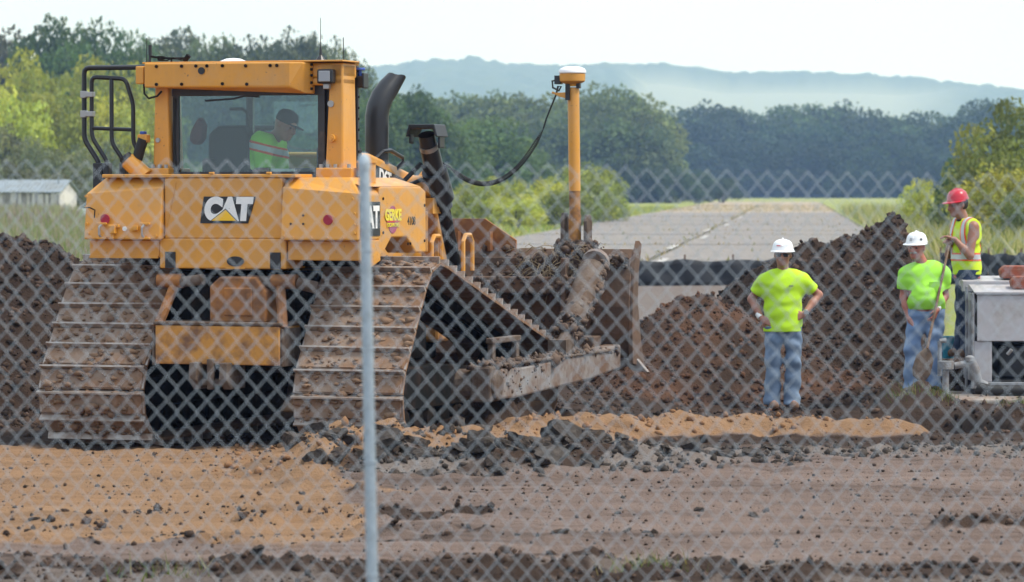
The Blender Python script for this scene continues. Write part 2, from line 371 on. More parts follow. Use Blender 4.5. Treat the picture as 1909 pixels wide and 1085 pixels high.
def terrain(X, Y):
    X = np.asarray(X, float); Y = np.asarray(Y, float)
    wob = fbm(X * 0.9, Y * 0.9, 4, 3) - 0.5; fine = fbm(X * 5, Y * 5, 4, 11) - 0.5; mic = fbm(X * 14, Y * 14, 3, 23) - 0.5
    near = 1 - sstep(48, 70, Y)
    z = 0.42 * (1 - sstep(13, 20.5, Y)) + near * (0.07 * wob + 0.035 * fine + 0.012 * mic + 0.05 * (fbm(X * .35, Y * 4.2, 3, 61) - .5))
    ruts = near * 0.012 * np.sin(Y * 9 + 3 * wob) * sstep(19, 21, Y) * (1 - sstep(27, 29, Y)); z = z + ruts
    zone = {k: np.zeros(X.shape) for k in ('orange', 'dark', 'grass', 'red', 'grey')}
    # the cut the crew stands in
    dip = np.exp(-((X - 2.6) / 1.7) ** 2 - ((Y - 39.0) / 2.2) ** 2); z = z - 0.26 * dip
    # clod rows by the fence
    def row(yc, wd, x0, x1, sd, lo=.40, hi=.6): return np.exp(-((Y - yc - 0.5 * wob) / wd) ** 2) * sstep(x0 - .3, x0 + .2, X) * (1 - sstep(x1 - .2, x1 + .3, X)) * sstep(lo, hi, fbm(X * 1.3 + sd, Y * 1.1, 3, 41 + sd))
    rowd = np.maximum.reduce([row(20.7, .55, -.5, 1.9, 1, .25, .45), row(21.4, .22, -.3, 1.2, 2), row(23.1, .35, -.75, .15, 3, .3, .5), row(24.6, .22, -1.1, .1, 4), row(23.7, .3, 2.6, 4, 5, .35, .5), row(20.6, .3, 1.8, 3.2, 6), row(21.0, .7, -3.4, -1.0, 7, .36, .52), row(24.2, .5, -2.4, -.9, 9, .42, .56), row(26.4, .3, -1.9, -1.0, 10, .35, .5), row(22.9, .18, -3.3, -1.7, 8, .3, .5)])
    rowd = rowd * sstep(.36, .58, fbm(X * 3.6, Y * 3.6, 3, 91))
    z = z + rowd * (0.05 + 0.16 * fine + 0.16 * mic); zone['dark'] = np.maximum(zone['dark'], np.clip(rowd * 1.1, 0, 1))
    nearfence = (1 - sstep(21.0, 22.6, Y + 1.4 * wob)); zone['grey'] = np.maximum(zone['grey'], 0.6 * nearfence); zone['dark'] = np.maximum(zone['dark'], nearfence * (.45 + .5 * sstep(.42, .55, fbm(X * 1.6, Y * 1.6, 3, 96))))
    # orange spread soil on the left
    org = sstep(0.25, -0.25, X + 1.45 + 0.9 * wob + 0.07 * (Y - 29)) * sstep(21.8, 23.2, Y + 1.3 * wob) * (1 - sstep(30.6, 31.8, Y))
    zone['orange'] = np.maximum(zone['orange'], org)
    z = z + org * 0.03 * (fbm(X * 2.2, Y * 3.5, 3, 8) - 0.5)
    scr = org * sstep(0.56, 0.70, fbm(X * 1.1, Y * 3.2, 4, 77)); zone['dark'] = np.maximum(zone['dark'], 0.75 * scr)
    # berm
    bd, bt = pl_dist(X, Y, BERM)
    prof = np.clip(1 - (bd / 0.50) ** 2, 0, 1); hb = (0.25 - 0.12 * bt) * (0.45 + 0.55 * sstep(0.0, 0.3, bt))
    z = z + prof * hb * (1 + 0.4 * fine + 0.4 * mic); zone['orange'] = np.maximum(zone['orange'], np.clip(prof * 2.2, 0, 1))
    cd, ct = pl_dist(X, Y, [(-1.05, 29.5), (-1.55, 29.05), (-1.73, 28.4), (-1.62, 27.5), (-1.25, 26.7), (-.7, 26.1)])
    cp = np.clip(1 - (cd / .34) ** 2, 0, 1) * (1 - .75 * ct) * (.7 + .9 * fbm(X * 5, Y * 5, 2, 71))
    z = z + .10 * cp * (1 + .8 * fine + .8 * mic) * (1 - .6 * prof); zone['dark'] = np.maximum(zone['dark'], np.clip(cp * 1.6, 0, 1) * sstep(.46, .54, fbm(X * 3.2, Y * 3.2, 3, 72))); zone['orange'] = np.maximum(zone['orange'], np.clip(cp * 2, 0, 1) * .8)
    # grouser prints the machine left behind
    lx = (X + 2.43) * .9455 - (Y - 30.7) * .3256; ly = (X + 2.43) * .3256 + (Y - 30.7) * .9455
    pm = sstep(.50, .44, np.abs(np.abs(lx) - 1.143)) * sstep(.3, -.1, ly) * sstep(-7.5, -4.5, ly) * sstep(.34, .5, fbm(X * .8, Y * .8, 3, 73))
    z = z + pm * (.016 * np.sin(ly * 2 * math.pi / .26) - .012)
    # bed of broken asphalt in front of the berm
    rx = (Y - (28.6 + 0.30 * np.clip(X, -2, 4) + 0.15 * np.clip(X, 1, 9)))
    rub = np.exp(-(rx / 0.75) ** 2) * sstep(-1.75, -1.35, X) * (1 - 0.75 * sstep(0.6, 2.2, X))
    z = z + rub * 0.15 * (1 + 1.4 * fine); zone['grey'] = np.maximum(zone['grey'], np.clip(rub * 1.5, 0, 1)); zone['dark'] = np.maximum(zone['dark'], np.clip(rub * 1.3, 0, 1) * (1 - sstep(.9, 1.6, X)) * sstep(.40, .52, fbm(X * 2.4, Y * 2.4, 3, 95)))
    gr2 = np.exp(-((Y - 30.2 - 0.22 * (X - 2)) / 0.8) ** 2) * sstep(0.6, 1.4, X); zone['grey'] = np.maximum(zone['grey'], 0.9 * gr2); z = z + 0.04 * gr2 * (fine + mic)
    # churned soil under and ahead of the machine
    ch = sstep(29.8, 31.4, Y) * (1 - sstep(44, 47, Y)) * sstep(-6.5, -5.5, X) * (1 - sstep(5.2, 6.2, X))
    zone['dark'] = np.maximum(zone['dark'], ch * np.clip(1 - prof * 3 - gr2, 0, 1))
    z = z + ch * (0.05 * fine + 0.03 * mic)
    side_d = np.exp(-((X + .15) / .42) ** 2 - ((Y - 32.2) / .75) ** 2) + .35 * np.exp(-((X - .45) / .5) ** 2 - ((Y - 34.0) / .7) ** 2); z = z + .34 * side_d * (1 + 1.0 * fine + .8 * mic)
    # dark spoil heap behind the crew
    yc = 43.2 + 0.5 * wob
    crest = np.interp(X + 0.10 * wob, CREST_X, CREST_Z) + 0.05 * (fbm(X * 3.1, X * 0 + 2, 3, 5) - 0.5)
    big = crest - 0.72 * np.maximum(0, yc - Y) - 0.62 * np.maximum(0, Y - yc)
    rough = 0.20 * (fbm(X * 2.6, Y * 2.6, 3, 31) - 0.5) + 0.11 * (np.abs(fbm(X * 5.5, Y * 5.5, 3, 32) - 0.5) * 2 - 0.25) + 0.05 * (vnoise(X * 11, Y * 11, 0, 33) - .5)
    zb = smax(z, big + rough, 0.10); mb = sstep(0.02, 0.25, zb - z); z = zb
    zone['dark'] = np.maximum(zone['dark'], mb)
    # reddish heap in front of it
    red = 1.02 * np.exp(-((X - 2.15) / 1.05) ** 2 - ((Y - 41.3) / 1.0) ** 2) + 0.40 * np.exp(-((X - 1.55) / 0.7) ** 2 - ((Y - 40.6) / 1.0) ** 2)
    red = red + 0.30 * np.exp(-((X - 3.6) / 1.2) ** 2 - ((Y - 40.9) / 0.8) ** 2)
    zr = smax(z, -0.25 + red + 0.7 * rough, 0.1); mred = sstep(0.0, 0.15, zr - z); z = zr
    rmask = np.maximum(mred, 0.6 * np.clip(np.exp(-((X - 2.4) / 1.6) ** 2 - ((Y - 40.3) / 1.3) ** 2) * 1.2, 0, 1) * (0.5 + fine))
    zone['red'] = np.maximum(zone['red'], np.clip(rmask, 0, 1))
    # left heap
    yl = 36.3
    lc = np.interp(X + 0.15 * wob, LEFT_X, LEFT_Z) + 0.12 * (fbm(X * 3.1, X * 0 + 7, 3, 6) - 0.5)
    lb = lc - 0.80 * np.maximum(0, yl - Y) - 0.6 * np.maximum(0, Y - yl - 0.5)
    zl = smax(z, lb + rough, 0.1); ml = sstep(0.02, 0.25, zl - z); z = zl; zone['dark'] = np.maximum(zone['dark'], ml)
    # trench in front of the cabinet
    tm = sstep(2.75, 3.35, X + 0.25 * wob) * (1 - sstep(4.15, 4.45, X + 0.3 * wob)) * sstep(32.7, 33.05, Y + 0.3 * wob) * (1 - sstep(36.3, 37.0, Y + 0.5 * wob))
    z = z - 0.95 * tm * (0.8 + 0.4 * fine) ; zone['dark'] = np.maximum(zone['dark'], np.clip(tm * 2, 0, 1))
    # soil heap and higher ground round the cabinet
    hp = np.exp(-((X - 4.02) / 0.42) ** 2 - ((Y - 38.2) / 0.45) ** 2); z = z + 0.30 * hp * (1 + fine); 
    hi = sstep(4.1, 4.5, X) * sstep(39.6, 40.1, Y) * (1 - sstep(43, 45, Y)); z = z + 0.24 * hi
    lip = np.exp(-((X - 4.75) / 0.5) ** 2 - ((Y - 34.2) / 1.2) ** 2); z = z + 0.10 * lip * (1 + 2 * fine)
    # gravel beyond, then grass
    gv = sstep(45.5, 47, Y) * (1 - sstep(88, 92, Y)); zone['grey'] = np.maximum(zone['grey'], 0.8 * gv)
    lw = sstep(-4.2, -5.0, X * 46 / np.maximum(Y, 1)) * sstep(46, 52, Y)
    rw = sstep(5.0, 5.6, X * 46 / np.maximum(Y, 1)) * sstep(46, 52, Y)
    zone['grass'] = np.maximum(np.maximum(sstep(90, 96, Y), lw), rw)
    for k in ('dark', 'orange', 'red', 'grey'): zone[k] = zone[k] * (1 - zone['grass'])
    return z, zone

def axis_pts(fine0, fine1, step, lo, hi, grow=1.22):
    a = list(np.arange(fine0, fine1, step)); s = step; x = fine1
    while x < hi: a.append(x); s *= grow; x += s
    a.append(hi); s = step * grow; x = fine0 - s
    while x > lo: a.insert(0, x); s *= grow; x -= s
    a.insert(0, lo); return np.array(a)

gx = axis_pts(-6.2, 6.2, 0.055, -6500, 6500); gy = axis_pts(17.0, 45.5, 0.055, -60, 9000, 1.16)
GX, GY = np.meshgrid(gx, gy); GZ, ZONE = terrain(GX, GY)
nx, ny = len(gx), len(gy); ii = np.arange(nx * ny).reshape(ny, nx)
quads = np.stack([ii[:-1, :-1], ii[:-1, 1:], ii[1:, 1:], ii[1:, :-1]], -1).reshape(-1, 4)

def ground_mat(t, b):
    A = N(t, 'ShaderNodeAttribute', attribute_name='zone_a'); B = N(t, 'ShaderNodeAttribute', attribute_name='zone_b')
    sa = N(t, 'ShaderNodeSeparateColor'); sb = N(t, 'ShaderNodeSeparateColor')
    t.links.new(A.outputs[0], sa.inputs[0]); t.links.new(B.outputs[0], sb.inputs[0])
    n1 = noise(t, 1.3, 6, 0.65, stretch=(0.35, 1.6, 1)); n2 = noise(t, 9, 6, 0.7); n3 = noise(t, 55, 4, 0.7); n4 = noise(t, 0.06, 5, 0.6)
    road = mixc(t, n1, (0.135, 0.092, 0.073), (0.265, 0.20, 0.168))
    road = mixc(t, ramp(t, n2, [(0.35, (0, 0, 0)), (0.75, (1, 1, 1))]), road, (0.19, 0.132, 0.106))
    road = mixc(t, ramp(t, n3, [(0.58, (0, 0, 0)), (0.72, (0.7, 0.7, 0.7))]), road, (0.085, 0.06, 0.05))
    org = mixc(t, n1, (0.205, 0.112, 0.056), (0.36, 0.225, 0.13)); org = mixc(t, ramp(t, n3, [(0.5, (0, 0, 0)), (0.75, (0.6, 0.6, 0.6))]), org, (0.22, 0.115, 0.055))
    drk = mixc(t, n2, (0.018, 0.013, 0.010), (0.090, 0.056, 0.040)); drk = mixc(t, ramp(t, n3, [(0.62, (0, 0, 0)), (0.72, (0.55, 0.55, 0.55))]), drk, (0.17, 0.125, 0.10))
    red = mixc(t, n2, (0.045, 0.024, 0.015), (0.16, 0.084, 0.052))
    gry = mixc(t, noise(t, 2.2, 8, 0.75), (0.105, 0.085, 0.075), (0.25, 0.205, 0.175)); gry = mixc(t, ramp(t, n3, [(0.5, (0, 0, 0)), (0.7, (0.8, 0.8, 0.8))]), gry, (0.06, 0.05, 0.046))
    grs = mixc(t, n4, (0.13, 0.18, 0.035), (0.34, 0.36, 0.09)); grs = mixc(t, ramp(t, noise(t, 0.7, 5, 0.7), [(0.4, (0, 0, 0)), (0.7, (0.6, 0.6, 0.6))]), grs, (0.30, 0.27, 0.11))
    blot = ramp(t, noise(t, 0.55, 7, 0.72, stretch=(0.45, 1.3, 1)), [(0.30, (0.50, 0.50, 0.50)), (0.5, (0.88, 0.88, 0.88)), (0.72, (1.12, 1.12, 1.12))])
    strk = ramp(t, noise(t, 3.5, 6, 0.7, stretch=(0.12, 2.2, 1)), [(0.33, (0.55, 0.53, 0.52)), (0.52, (1, 1, 1)), (0.75, (1.1, 1.1, 1.1))])
    def brk(sock, lo=0.35, hi=0.65):   # ragged edges
        m = N(t, 'ShaderNodeMath', operation='MULTIPLY_ADD'); m.inputs[1].default_value = 0.5; 
        s = N(t, 'ShaderNodeMath', operation='SUBTRACT'); t.links.new(n2, s.inputs[0]); s.inputs[1].default_value = 0.5
        t.links.new(s.outputs[0], m.inputs[0]); t.links.new(sock, m.inputs[2])
        return ramp(t, m.outputs[0], [(lo, (0, 0, 0)), (hi, (1, 1, 1))])
    road = mixc(t, 1.0, mixc(t, 1.0, road, blot, 'MULTIPLY'), strk, 'MULTIPLY'); org = mixc(t, 0.6, mixc(t, 0.45, org, blot, 'MULTIPLY'), strk, 'MULTIPLY'); drk = mixc(t, 1.0, drk, blot, 'MULTIPLY'); red = mixc(t, ramp(t, noise(t, 1.1, 6, 0.7), [(0.42, (0, 0, 0)), (0.60, (1, 1, 1))]), red, drk)
    c = mixc(t, brk(sb.outputs[1]), road, gry)
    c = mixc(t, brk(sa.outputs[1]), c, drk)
    c = mixc(t, brk(sb.outputs[0]), c, red)
    c = mixc(t, brk(sa.outputs[0]), c, org)
    c = mixc(t, brk(sa.outputs[2]), c, grs)
    t.links.new(c, b.inputs['Base Color']); b.inputs['Roughness'].default_value = 0.95; b.inputs['Specular IOR Level'].default_value = 0.15
    ad = N(t, 'ShaderNodeMath', operation='MULTIPLY_ADD'); ad.inputs[1].default_value = 0.4
    t.links.new(n3, ad.inputs[0]); t.links.new(n2, ad.inputs[2]); bump(t, b, ad.outputs[0], 0.9, 0.05)
M['ground'] = mat('site_ground', ground_mat)
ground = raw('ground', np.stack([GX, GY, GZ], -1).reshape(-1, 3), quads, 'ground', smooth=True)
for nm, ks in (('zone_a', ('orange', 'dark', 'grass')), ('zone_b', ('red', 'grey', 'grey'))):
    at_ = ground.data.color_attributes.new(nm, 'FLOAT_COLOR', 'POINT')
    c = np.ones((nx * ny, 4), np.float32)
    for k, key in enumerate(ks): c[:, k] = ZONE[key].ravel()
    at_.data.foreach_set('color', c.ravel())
kind(ground, 'structure')
def gz(x, y): return float(terrain(np.array([x]), np.array([y]))[0][0])

# ------------------------------------------------------------------ old runway of concrete slabs
def runway_mat(t, b):
    n1 = noise(t, 0.25, 6, 0.7); n2 = noise(t, 3, 6, 0.7, stretch=(1, 0.3, 1))
    c = mixc(t, n1, (0.175, 0.15, 0.135), (0.30, 0.265, 0.235)); c = mixc(t, ramp(t, n2, [(0.40, (0, 0, 0)), (0.66, (0.8, 0.8, 0.8))]), c, (0.125, 0.11, 0.09)); c = mixc(t, ramp(t, noise(t, 0.11, 7, 0.75), [(0.52, (0, 0, 0)), (0.62, (0.55, 0.55, 0.55))]), c, (0.15, 0.145, 0.075))
    t.links.new(c, b.inputs['Base Color']); b.inputs['Roughness'].default_value = 0.9; bump(t, b, n2, 0.3, 0.02)
M['slab'] = mat('runway_slab', runway_mat)
M['slab_tan'] = dirty('tan_weathered_slab', (0.42, 0.33, 0.24), (0.26, 0.22, 0.15), 0.5, 0.4, 0.9, bmp=0.2)
M['joint'] = mat('runway_joint_soil', Base_Color=(0.10, 0.095, 0.05, 1), Roughness=0.95)
rwa = math.atan((1481 - CX) / FPX); rdir = Vector((math.sin(rwa), math.cos(rwa), 0)); rrt = Vector((math.cos(rwa), -math.sin(rwa), 0))
rw = MB(); rw.add([rdir * 92 + rrt * -12.2 + Vector((0, 0, .006)), rdir * 92 + rrt * 3.8 + Vector((0, 0, .006)), rdir * 560 + rrt * 3.8 + Vector((0, 0, .006)), rdir * 560 + rrt * -12.2 + Vector((0, 0, .006))], [(0, 1, 2, 3)])
runway = kind(rw.build('runway', 'joint'), 'structure')
rs = random.Random(5); sl = MB(); sl.bb(-3.78, 3.78, 0.06, 14.94, 0, 0.05); slab0 = None; slabt = None
for i in range(31):
    for lane in (-8.0, -0.30):
        p = rdir * (93 + 15 * i) + rrt * (lane + rs.uniform(-.05, .05))
        if i >= 15 and slabt is None: slabt = sl.build('pavement_slab', 'slab_tan', runway); o = slabt; slab0 = slabt
        elif slab0 is None: slab0 = sl.build('pavement_slab', 'slab', runway); o = slab0
        else: o = slab0.copy(); COL.objects.link(o)
        o.location = (p.x, p.y, 0.008 + rs.uniform(0, .02)); o.rotation_euler = (0, 0, -rwa + R(rs.uniform(-.15, .15)))

M['paint'] = dirty('worn_white_paint', (0.55, 0.53, 0.50), (0.22, 0.19, 0.17), 0.5, 2.5, 0.8, bmp=0.1)
for i in range(9):
    m = MB(); p = rdir * (101 + 26 * i) + rrt * (-3.75 - .5 * (i % 2)); m.bb(-.12, .12, 0, 9, .0, .006); o = m.build('painted_dash', 'paint', runway, loc=(p.x, p.y, .082)); o.rotation_euler = (0, 0, -rwa)
# ------------------------------------------------------------------ far wooded ridge with a pale field
hx = np.concatenate([np.arange(-3200, -330, 60), np.arange(-330, 760, 4.0), np.arange(760, 3200, 60)])
hy = np.concatenate([np.arange(2400, 3300, 60), np.arange(3300, 4260, 9.0), np.arange(4260, 5000, 80)])
HX, HYY = np.meshgrid(hx, hy)
prof_px = [-3000, 600, 690, 740, 800, 890, 950, 1050, 1160, 1220, 1270, 1330, 1450, 1600, 1680, 1770, 1840, 1909, 2300, 4000]
prof_py = [180, 145, 130, 124, 115, 114, 121, 125, 122, 121, 128, 139, 138, 140, 147, 156, 167, 172, 185, 215]
crest = ZC + (HY - np.interp(HX / 4000 * FPX + CX, prof_px, prof_py)) * 4000 / FPX - 14
up = sstep(2500, 4000, HYY) ** 1.3
can = fbm(HX / 16, HYY / 16, 4, 51); can2 = vnoise(HX / 9, HYY / 9, 0, 52)
pxh = HX / HYY * FPX + CX
hz_ = crest * up * (1 - 0.35 * sstep(4050, 4900, HYY))
pyh = HY - (hz_ - ZC) / HYY * FPX
fld = sstep(1150, 1210, pxh + 40 * (can - .5)) * (1 - sstep(1640, 1860, pxh)) * sstep(3180, 3220, HYY + 60 * (can - .5)) * (1 - sstep(3850, 3862, HYY))
fld = np.maximum(fld, sstep(640, 700, pxh) * (1 - sstep(760, 800, pxh)) * sstep(3300, 3340, HYY) * (1 - sstep(3560, 3600, HYY)))
hz_ = hz_ + (1 - fld) * (9 + 13 * can + 5 * can2) * sstep(2500, 2800, HYY) - 6
def hill_mat(t, b):
    A = N(t, 'ShaderNodeAttribute', attribute_name='zone_a'); n = noise(t, 0.05, 5, 0.7)
    w = mixc(t, n, (0.025, 0.05, 0.018), (0.075, 0.105, 0.03))
    t.links.new(mixc(t, A.outputs[0], w, (0.20, 0.23, 0.16)), b.inputs['Base Color']); b.inputs['Roughness'].default_value = 0.95
M['hill'] = mat('far_hill', hill_mat)
a_, b_ = len(hx), len(hy); ii = np.arange(a_ * b_).reshape(b_, a_)
hill = raw('hill', np.stack([HX, HYY, hz_], -1).reshape(-1, 3), np.stack([ii[:-1, :-1], ii[:-1, 1:], ii[1:, 1:], ii[1:, :-1]], -1).reshape(-1, 4), 'hill', smooth=True)
at_ = hill.data.color_attributes.new('zone_a', 'FLOAT_COLOR', 'POINT')
at_.data.foreach_set('color', np.repeat(fld.reshape(-1, 1), 4, 1).astype(np.float32).ravel()); kind(hill, 'structure')

# ------------------------------------------------------------------ air
hz = MB(); hz.bb(-3300, 3300, -40, 5100, -3.0, 330)
haze = kind(hz.build('haze', 'black'), 'stuff'); haze.data.materials.clear()
hm = bpy.data.materials.new('haze_air'); hm.use_nodes = True; t = hm.node_tree; t.nodes.clear()
ho = t.nodes.new('ShaderNodeOutputMaterial'); pv = t.nodes.new('ShaderNodeVolumePrincipled')
pv.inputs['Color'].default_value = (0.37, 0.57, 1.0, 1); pv.inputs['Absorption Color'].default_value = (1, 1, 1, 1); pv.inputs['Density'].default_value = 0.00029; pv.inputs['Anisotropy'].default_value = 0.2
t.links.new(pv.outputs[0], ho.inputs['Volume']); haze.data.materials.append(hm); hm.cycles.volume_sampling = 'DISTANCE'
haze.display_type = 'WIRE'

# ------------------------------------------------------------------ trees and shrubs
def leaf_mat(name, trans=0.35):
    def f(t, b):
        oi = N(t, 'ShaderNodeObjectInfo'); A = N(t, 'ShaderNodeAttribute', attribute_name='tint')
        c = mixc(t, 1.0, oi.outputs['Color'], A.outputs[0], 'MULTIPLY')
        out = t.nodes['Material Output']; t.links.new(c, b.inputs['Base Color']); b.inputs['Roughness'].default_value = 0.6; b.inputs['Specular IOR Level'].default_value = 0.25
        tr = N(t, 'ShaderNodeBsdfTranslucent'); t.links.new(mixc(t, 1.0, c, (1.25, 1.2, 0.6), 'MULTIPLY'), tr.inputs[0])
        mx = N(t, 'ShaderNodeMixShader'); mx.inputs[0].default_value = trans
        t.links.new(b.outputs[0], mx.inputs[1]); t.links.new(tr.outputs[0], mx.inputs[2]); t.links.new(mx.outputs[0], out.inputs[0])
    return mat(name, f)
M['leaf'] = leaf_mat('leaves')

def crown_mesh(seed, clumps, per, leaf, shape='oak', height=1.0):
    """leaf clumps through a unit crown: z 0..1, radius about 0.5"""
    g = np.random.default_rng(seed); V = []; T = []
    for i in range(clumps):
        while True:
            p = g.uniform(-1, 1, 3)
            if 0.16 < (p ** 2).sum() < 1: break
        if shape == 'oak': c = np.array([p[0] * .40, p[1] * .40, .50 + p[2] * .42]); rr = g.uniform(.09, .18)
        elif shape == 'tall':
            h = g.uniform(0.12, .95); w = .34 * math.sin(min(1, .25 + h) * math.pi * .62 + .3); a = g.uniform(0, 6.28)
            c = np.array([math.cos(a) * w * g.uniform(.2, 1), math.sin(a) * w * g.uniform(.2, 1), h]); rr = g.uniform(.07, .14)
        else:  # bush: down to the ground
            c = np.array([p[0] * .42, p[1] * .42, .10 + abs(p[2]) * .72]); rr = g.uniform(.09, .18)
        n = int(per * (rr / .14) ** 2)
        d = g.normal(size=(n, 3)); d /= np.linalg.norm(d, axis=1)[:, None]; d[:, 2] = d[:, 2] * .8 + .12
        rad = rr * g.uniform(.55, 1.12, n) ** .6
        ctr = c + d * rad[:, None]; ctr[:, 2] = np.maximum(ctr[:, 2], 0.01)
        nr = d * .7 + g.normal(size=(n, 3)) * .55; nr /= np.linalg.norm(nr, axis=1)[:, None]
        u = np.cross(nr, g.normal(size=(n, 3))); u /= np.linalg.norm(u, axis=1)[:, None]; w = np.cross(nr, u)
        s = leaf * g.uniform(.6, 1.35, n)[:, None]
        V.append(np.stack([ctr - u * s, ctr + w * s * .62, ctr + u * s, ctr - w * s * .62], 1).reshape(-1, 3))
        k = g.uniform(.72, 1.25); hue = g.uniform(-.08, .10)
        col = np.ones((n, 4)); col[:, :3] = np.array([k * (1 + hue), k, k * (1 - hue)]) * g.uniform(.8, 1.22, n)[:, None]
        T.append(np.repeat(col, 4, 0))
    V = np.concatenate(V); T = np.concatenate(T).astype(np.float32)
    V[:, 2] *= 1.0 / np.percentile(V[:, 2], 99.7); V[:, :2] *= .5 / np.percentile(np.abs(V[:, :2]), 99)
    me = raw(None, V, np.arange(len(V)).reshape(-1, 4), 'leaf')
    a = me.color_attributes.new('tint', 'FLOAT_COLOR', 'POINT'); a.data.foreach_set('color', T.ravel())
    return me

def trunk_mesh(seed, shape):
    g = random.Random(seed); m = MB(); top = .72 if shape != 'bush' else .5
    if shape == 'bush':
        for k in range(5):
            a = k * 1.26; m.tube([(.03 * math.cos(a), .03 * math.sin(a), -.04), (.12 * math.cos(a), .12 * math.sin(a), .3), (.26 * math.cos(a), .26 * math.sin(a), .6)], [.02, .014, .004], 5)
    else:
        m.tube([(0, 0, -.03), (.008, 0, .05), (.0, .01, .3), (.015, -.01, .5), (0, 0, top)], [.036, .026, .021, .014, .004], 7)
        for k in range(7):
            a = k * 2.4 + g.uniform(0, 1); z = .22 + k * .06; l = g.uniform(.2, .32)
            m.tube([(0, 0, z), (l * .5 * math.cos(a), l * .5 * math.sin(a), z + .08), (l * math.cos(a), l * math.sin(a), z + .2)], [.012, .008, .003], 5)
    me = m.build('tmp', 'bark').data; bpy.data.objects.remove(bpy.data.objects['tmp']); return me

CR = {'oak': [crown_mesh(10 + k, 92, 105, .021) for k in range(3)], 'tall': [crown_mesh(20 + k, 60, 80, .017, 'tall') for k in range(3)],
      'bush': [crown_mesh(30 + k, 58, 95, .022, 'bush') for k in range(3)]}
TR = {s: trunk_mesh(7, s) for s in CR}
tr_rng = random.Random(77)
def tree(name, label, cat, loc, h, w, color, shape='oak', var=None, group=None):
    o = empty(name, loc, tr_rng.uniform(0, 6.28)); o.scale = (w, w, h); tag(o, label, cat, group)
    k = tr_rng.randrange(3) if var is None else var
    link('trunk', TR[shape], o); c = link('crown', CR[shape][k], o)
    j = tr_rng.uniform(.68, 1.32); c.color = (color[0] * j, color[1] * j * tr_rng.uniform(.96, 1.04), color[2] * j, 1)
    return o
def tree_at(name, label, cat, px, top, d, wpx, color, shape='oak', group=None, base=0.0):
    p = at(px, top, d); h = p.z - base
    return tree(name, label, cat, (p.x, d, base), h, max(wpx * d / FPX, h * .35), color, shape, group=group)

ORD = 'first second third fourth fifth sixth seventh eighth ninth tenth eleventh twelfth'.split()
def nth(px, all_px, what): return ORD[sorted(all_px).index(px)] + ' ' + what
DK = (0.055, 0.105, 0.028); MD = (0.085, 0.14, 0.03); YL_SUN = (0.33, 0.36, 0.06); OL = (0.13, 0.16, 0.05); GY_ = (0.15, 0.17, 0.09); FAR = (0.028, 0.055, 0.026)  # the yellow-green is brightened so leaf colour carries the sunlight on those bushes
g = 'dark trees at the left edge'
for px, top, d, w, lab in [(90, 42, 340, 105, 'tallest dark green tree left of the bulldozer cab'), (170, 48, 345, 95, 'dark green tree right beside the tallest one on the left'), (245, 66, 350, 70, 'slimmer dark green tree just left of the cab roof'), (5, 62, 380, 95, 'brownish green tree cut by the left photo edge'), (130, 90, 335, 90, 'lower dark green tree between the two tallest on the left')]:
    tree_at('deciduous_tree', lab, 'tree', px, top, d, w * 1.7, (0.075, 0.125, 0.04) if px > 30 else (0.11, 0.11, 0.055), 'oak', g)
ROW_919 = [(300, 80, 400, 90), (350, 62, 420, 105), (400, 76, 410, 95), (455, 84, 400, 90), (505, 86, 415, 95), (550, 70, 420, 90), (590, 78, 420, 80), (620, 86, 425, 70), (660, 118, 430, 70), (275, 96, 395, 80), (430, 100, 390, 100), (530, 105, 390, 100)]
for px, top, d, w in ROW_919:
    tree_at('deciduous_tree', nth(px, [q[0] for q in ROW_919], 'hazy olive tree from the left in the row behind the cab roof'), 'tree', px, top, d, w * 1.6, (0.10, 0.125, 0.055), 'oak', 'hazy trees behind the cab roof')
ROW_558 = [(60, 102, 287, 172), (150, 112, 294, 172), (230, 124, 288, 138), (20, 164, 264, 150), (110, 164, 267, 172), (200, 174, 273, 172), (262, 184, 279, 126), (310, 204, 294, 115)]
for px, top, d, w in ROW_558:
    tree_at('leafy_shrub', nth(px, [q[0] for q in ROW_558], 'bush from the left in the bright thicket by the handrail'), 'shrub', px, top, d, w * 1.15, YL_SUN if top < 190 else (0.14, 0.19, 0.045), 'bush', 'yellow green thicket on the left')
ROW_763 = [(10, 235, 254, 120), (70, 260, 250, 120), (130, 275, 244, 110), (190, 262, 254, 120), (250, 285, 257, 110), (300, 295, 263, 100), (40, 305, 230, 100), (110, 318, 226, 100), (-30, 225, 234, 110)]
for px, top, d, w in ROW_763:
    tree_at('leafy_shrub', nth(px, [q[0] for q in ROW_763], 'grey green shrub from the left before the yellow thicket'), 'shrub', px, top, d, w * 1.15, GY_, 'bush', 'grey green shrubs on the left')
for px, top, d, w, lab in [(700, 168, 340, 120, 'dark green tree directly behind the exhaust stack'), (765, 172, 345, 120, 'dark rounded tree right of the exhaust stack'), (815, 205, 345, 110, 'shoulder of dark tree above the black work light'), (905, 222, 360, 150, 'rounded green tree standing alone between cab and mast'), (845, 262, 350, 110, 'low dark tree under the rounded one'), (965, 275, 365, 110, 'small dark tree beneath the hanging cable'), (660, 190, 330, 90, 'dark tree between the cab post and exhaust')]:
    tree_at('deciduous_tree', lab, 'tree', px, top, d, w * 1.25, (0.08, 0.13, 0.04), 'oak', 'trees behind the hood')
g = 'wood behind the mast'; rr = random.Random(4)
for i in range(34):
    px = 770 + i * 13 + rr.uniform(-8, 8); row = i % 3
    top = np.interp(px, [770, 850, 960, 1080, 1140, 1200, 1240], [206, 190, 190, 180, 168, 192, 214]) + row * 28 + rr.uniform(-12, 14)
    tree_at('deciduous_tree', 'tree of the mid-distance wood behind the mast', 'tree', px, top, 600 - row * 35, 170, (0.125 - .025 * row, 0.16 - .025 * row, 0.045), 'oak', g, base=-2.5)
g = 'dark blue wood at the end of the runway'
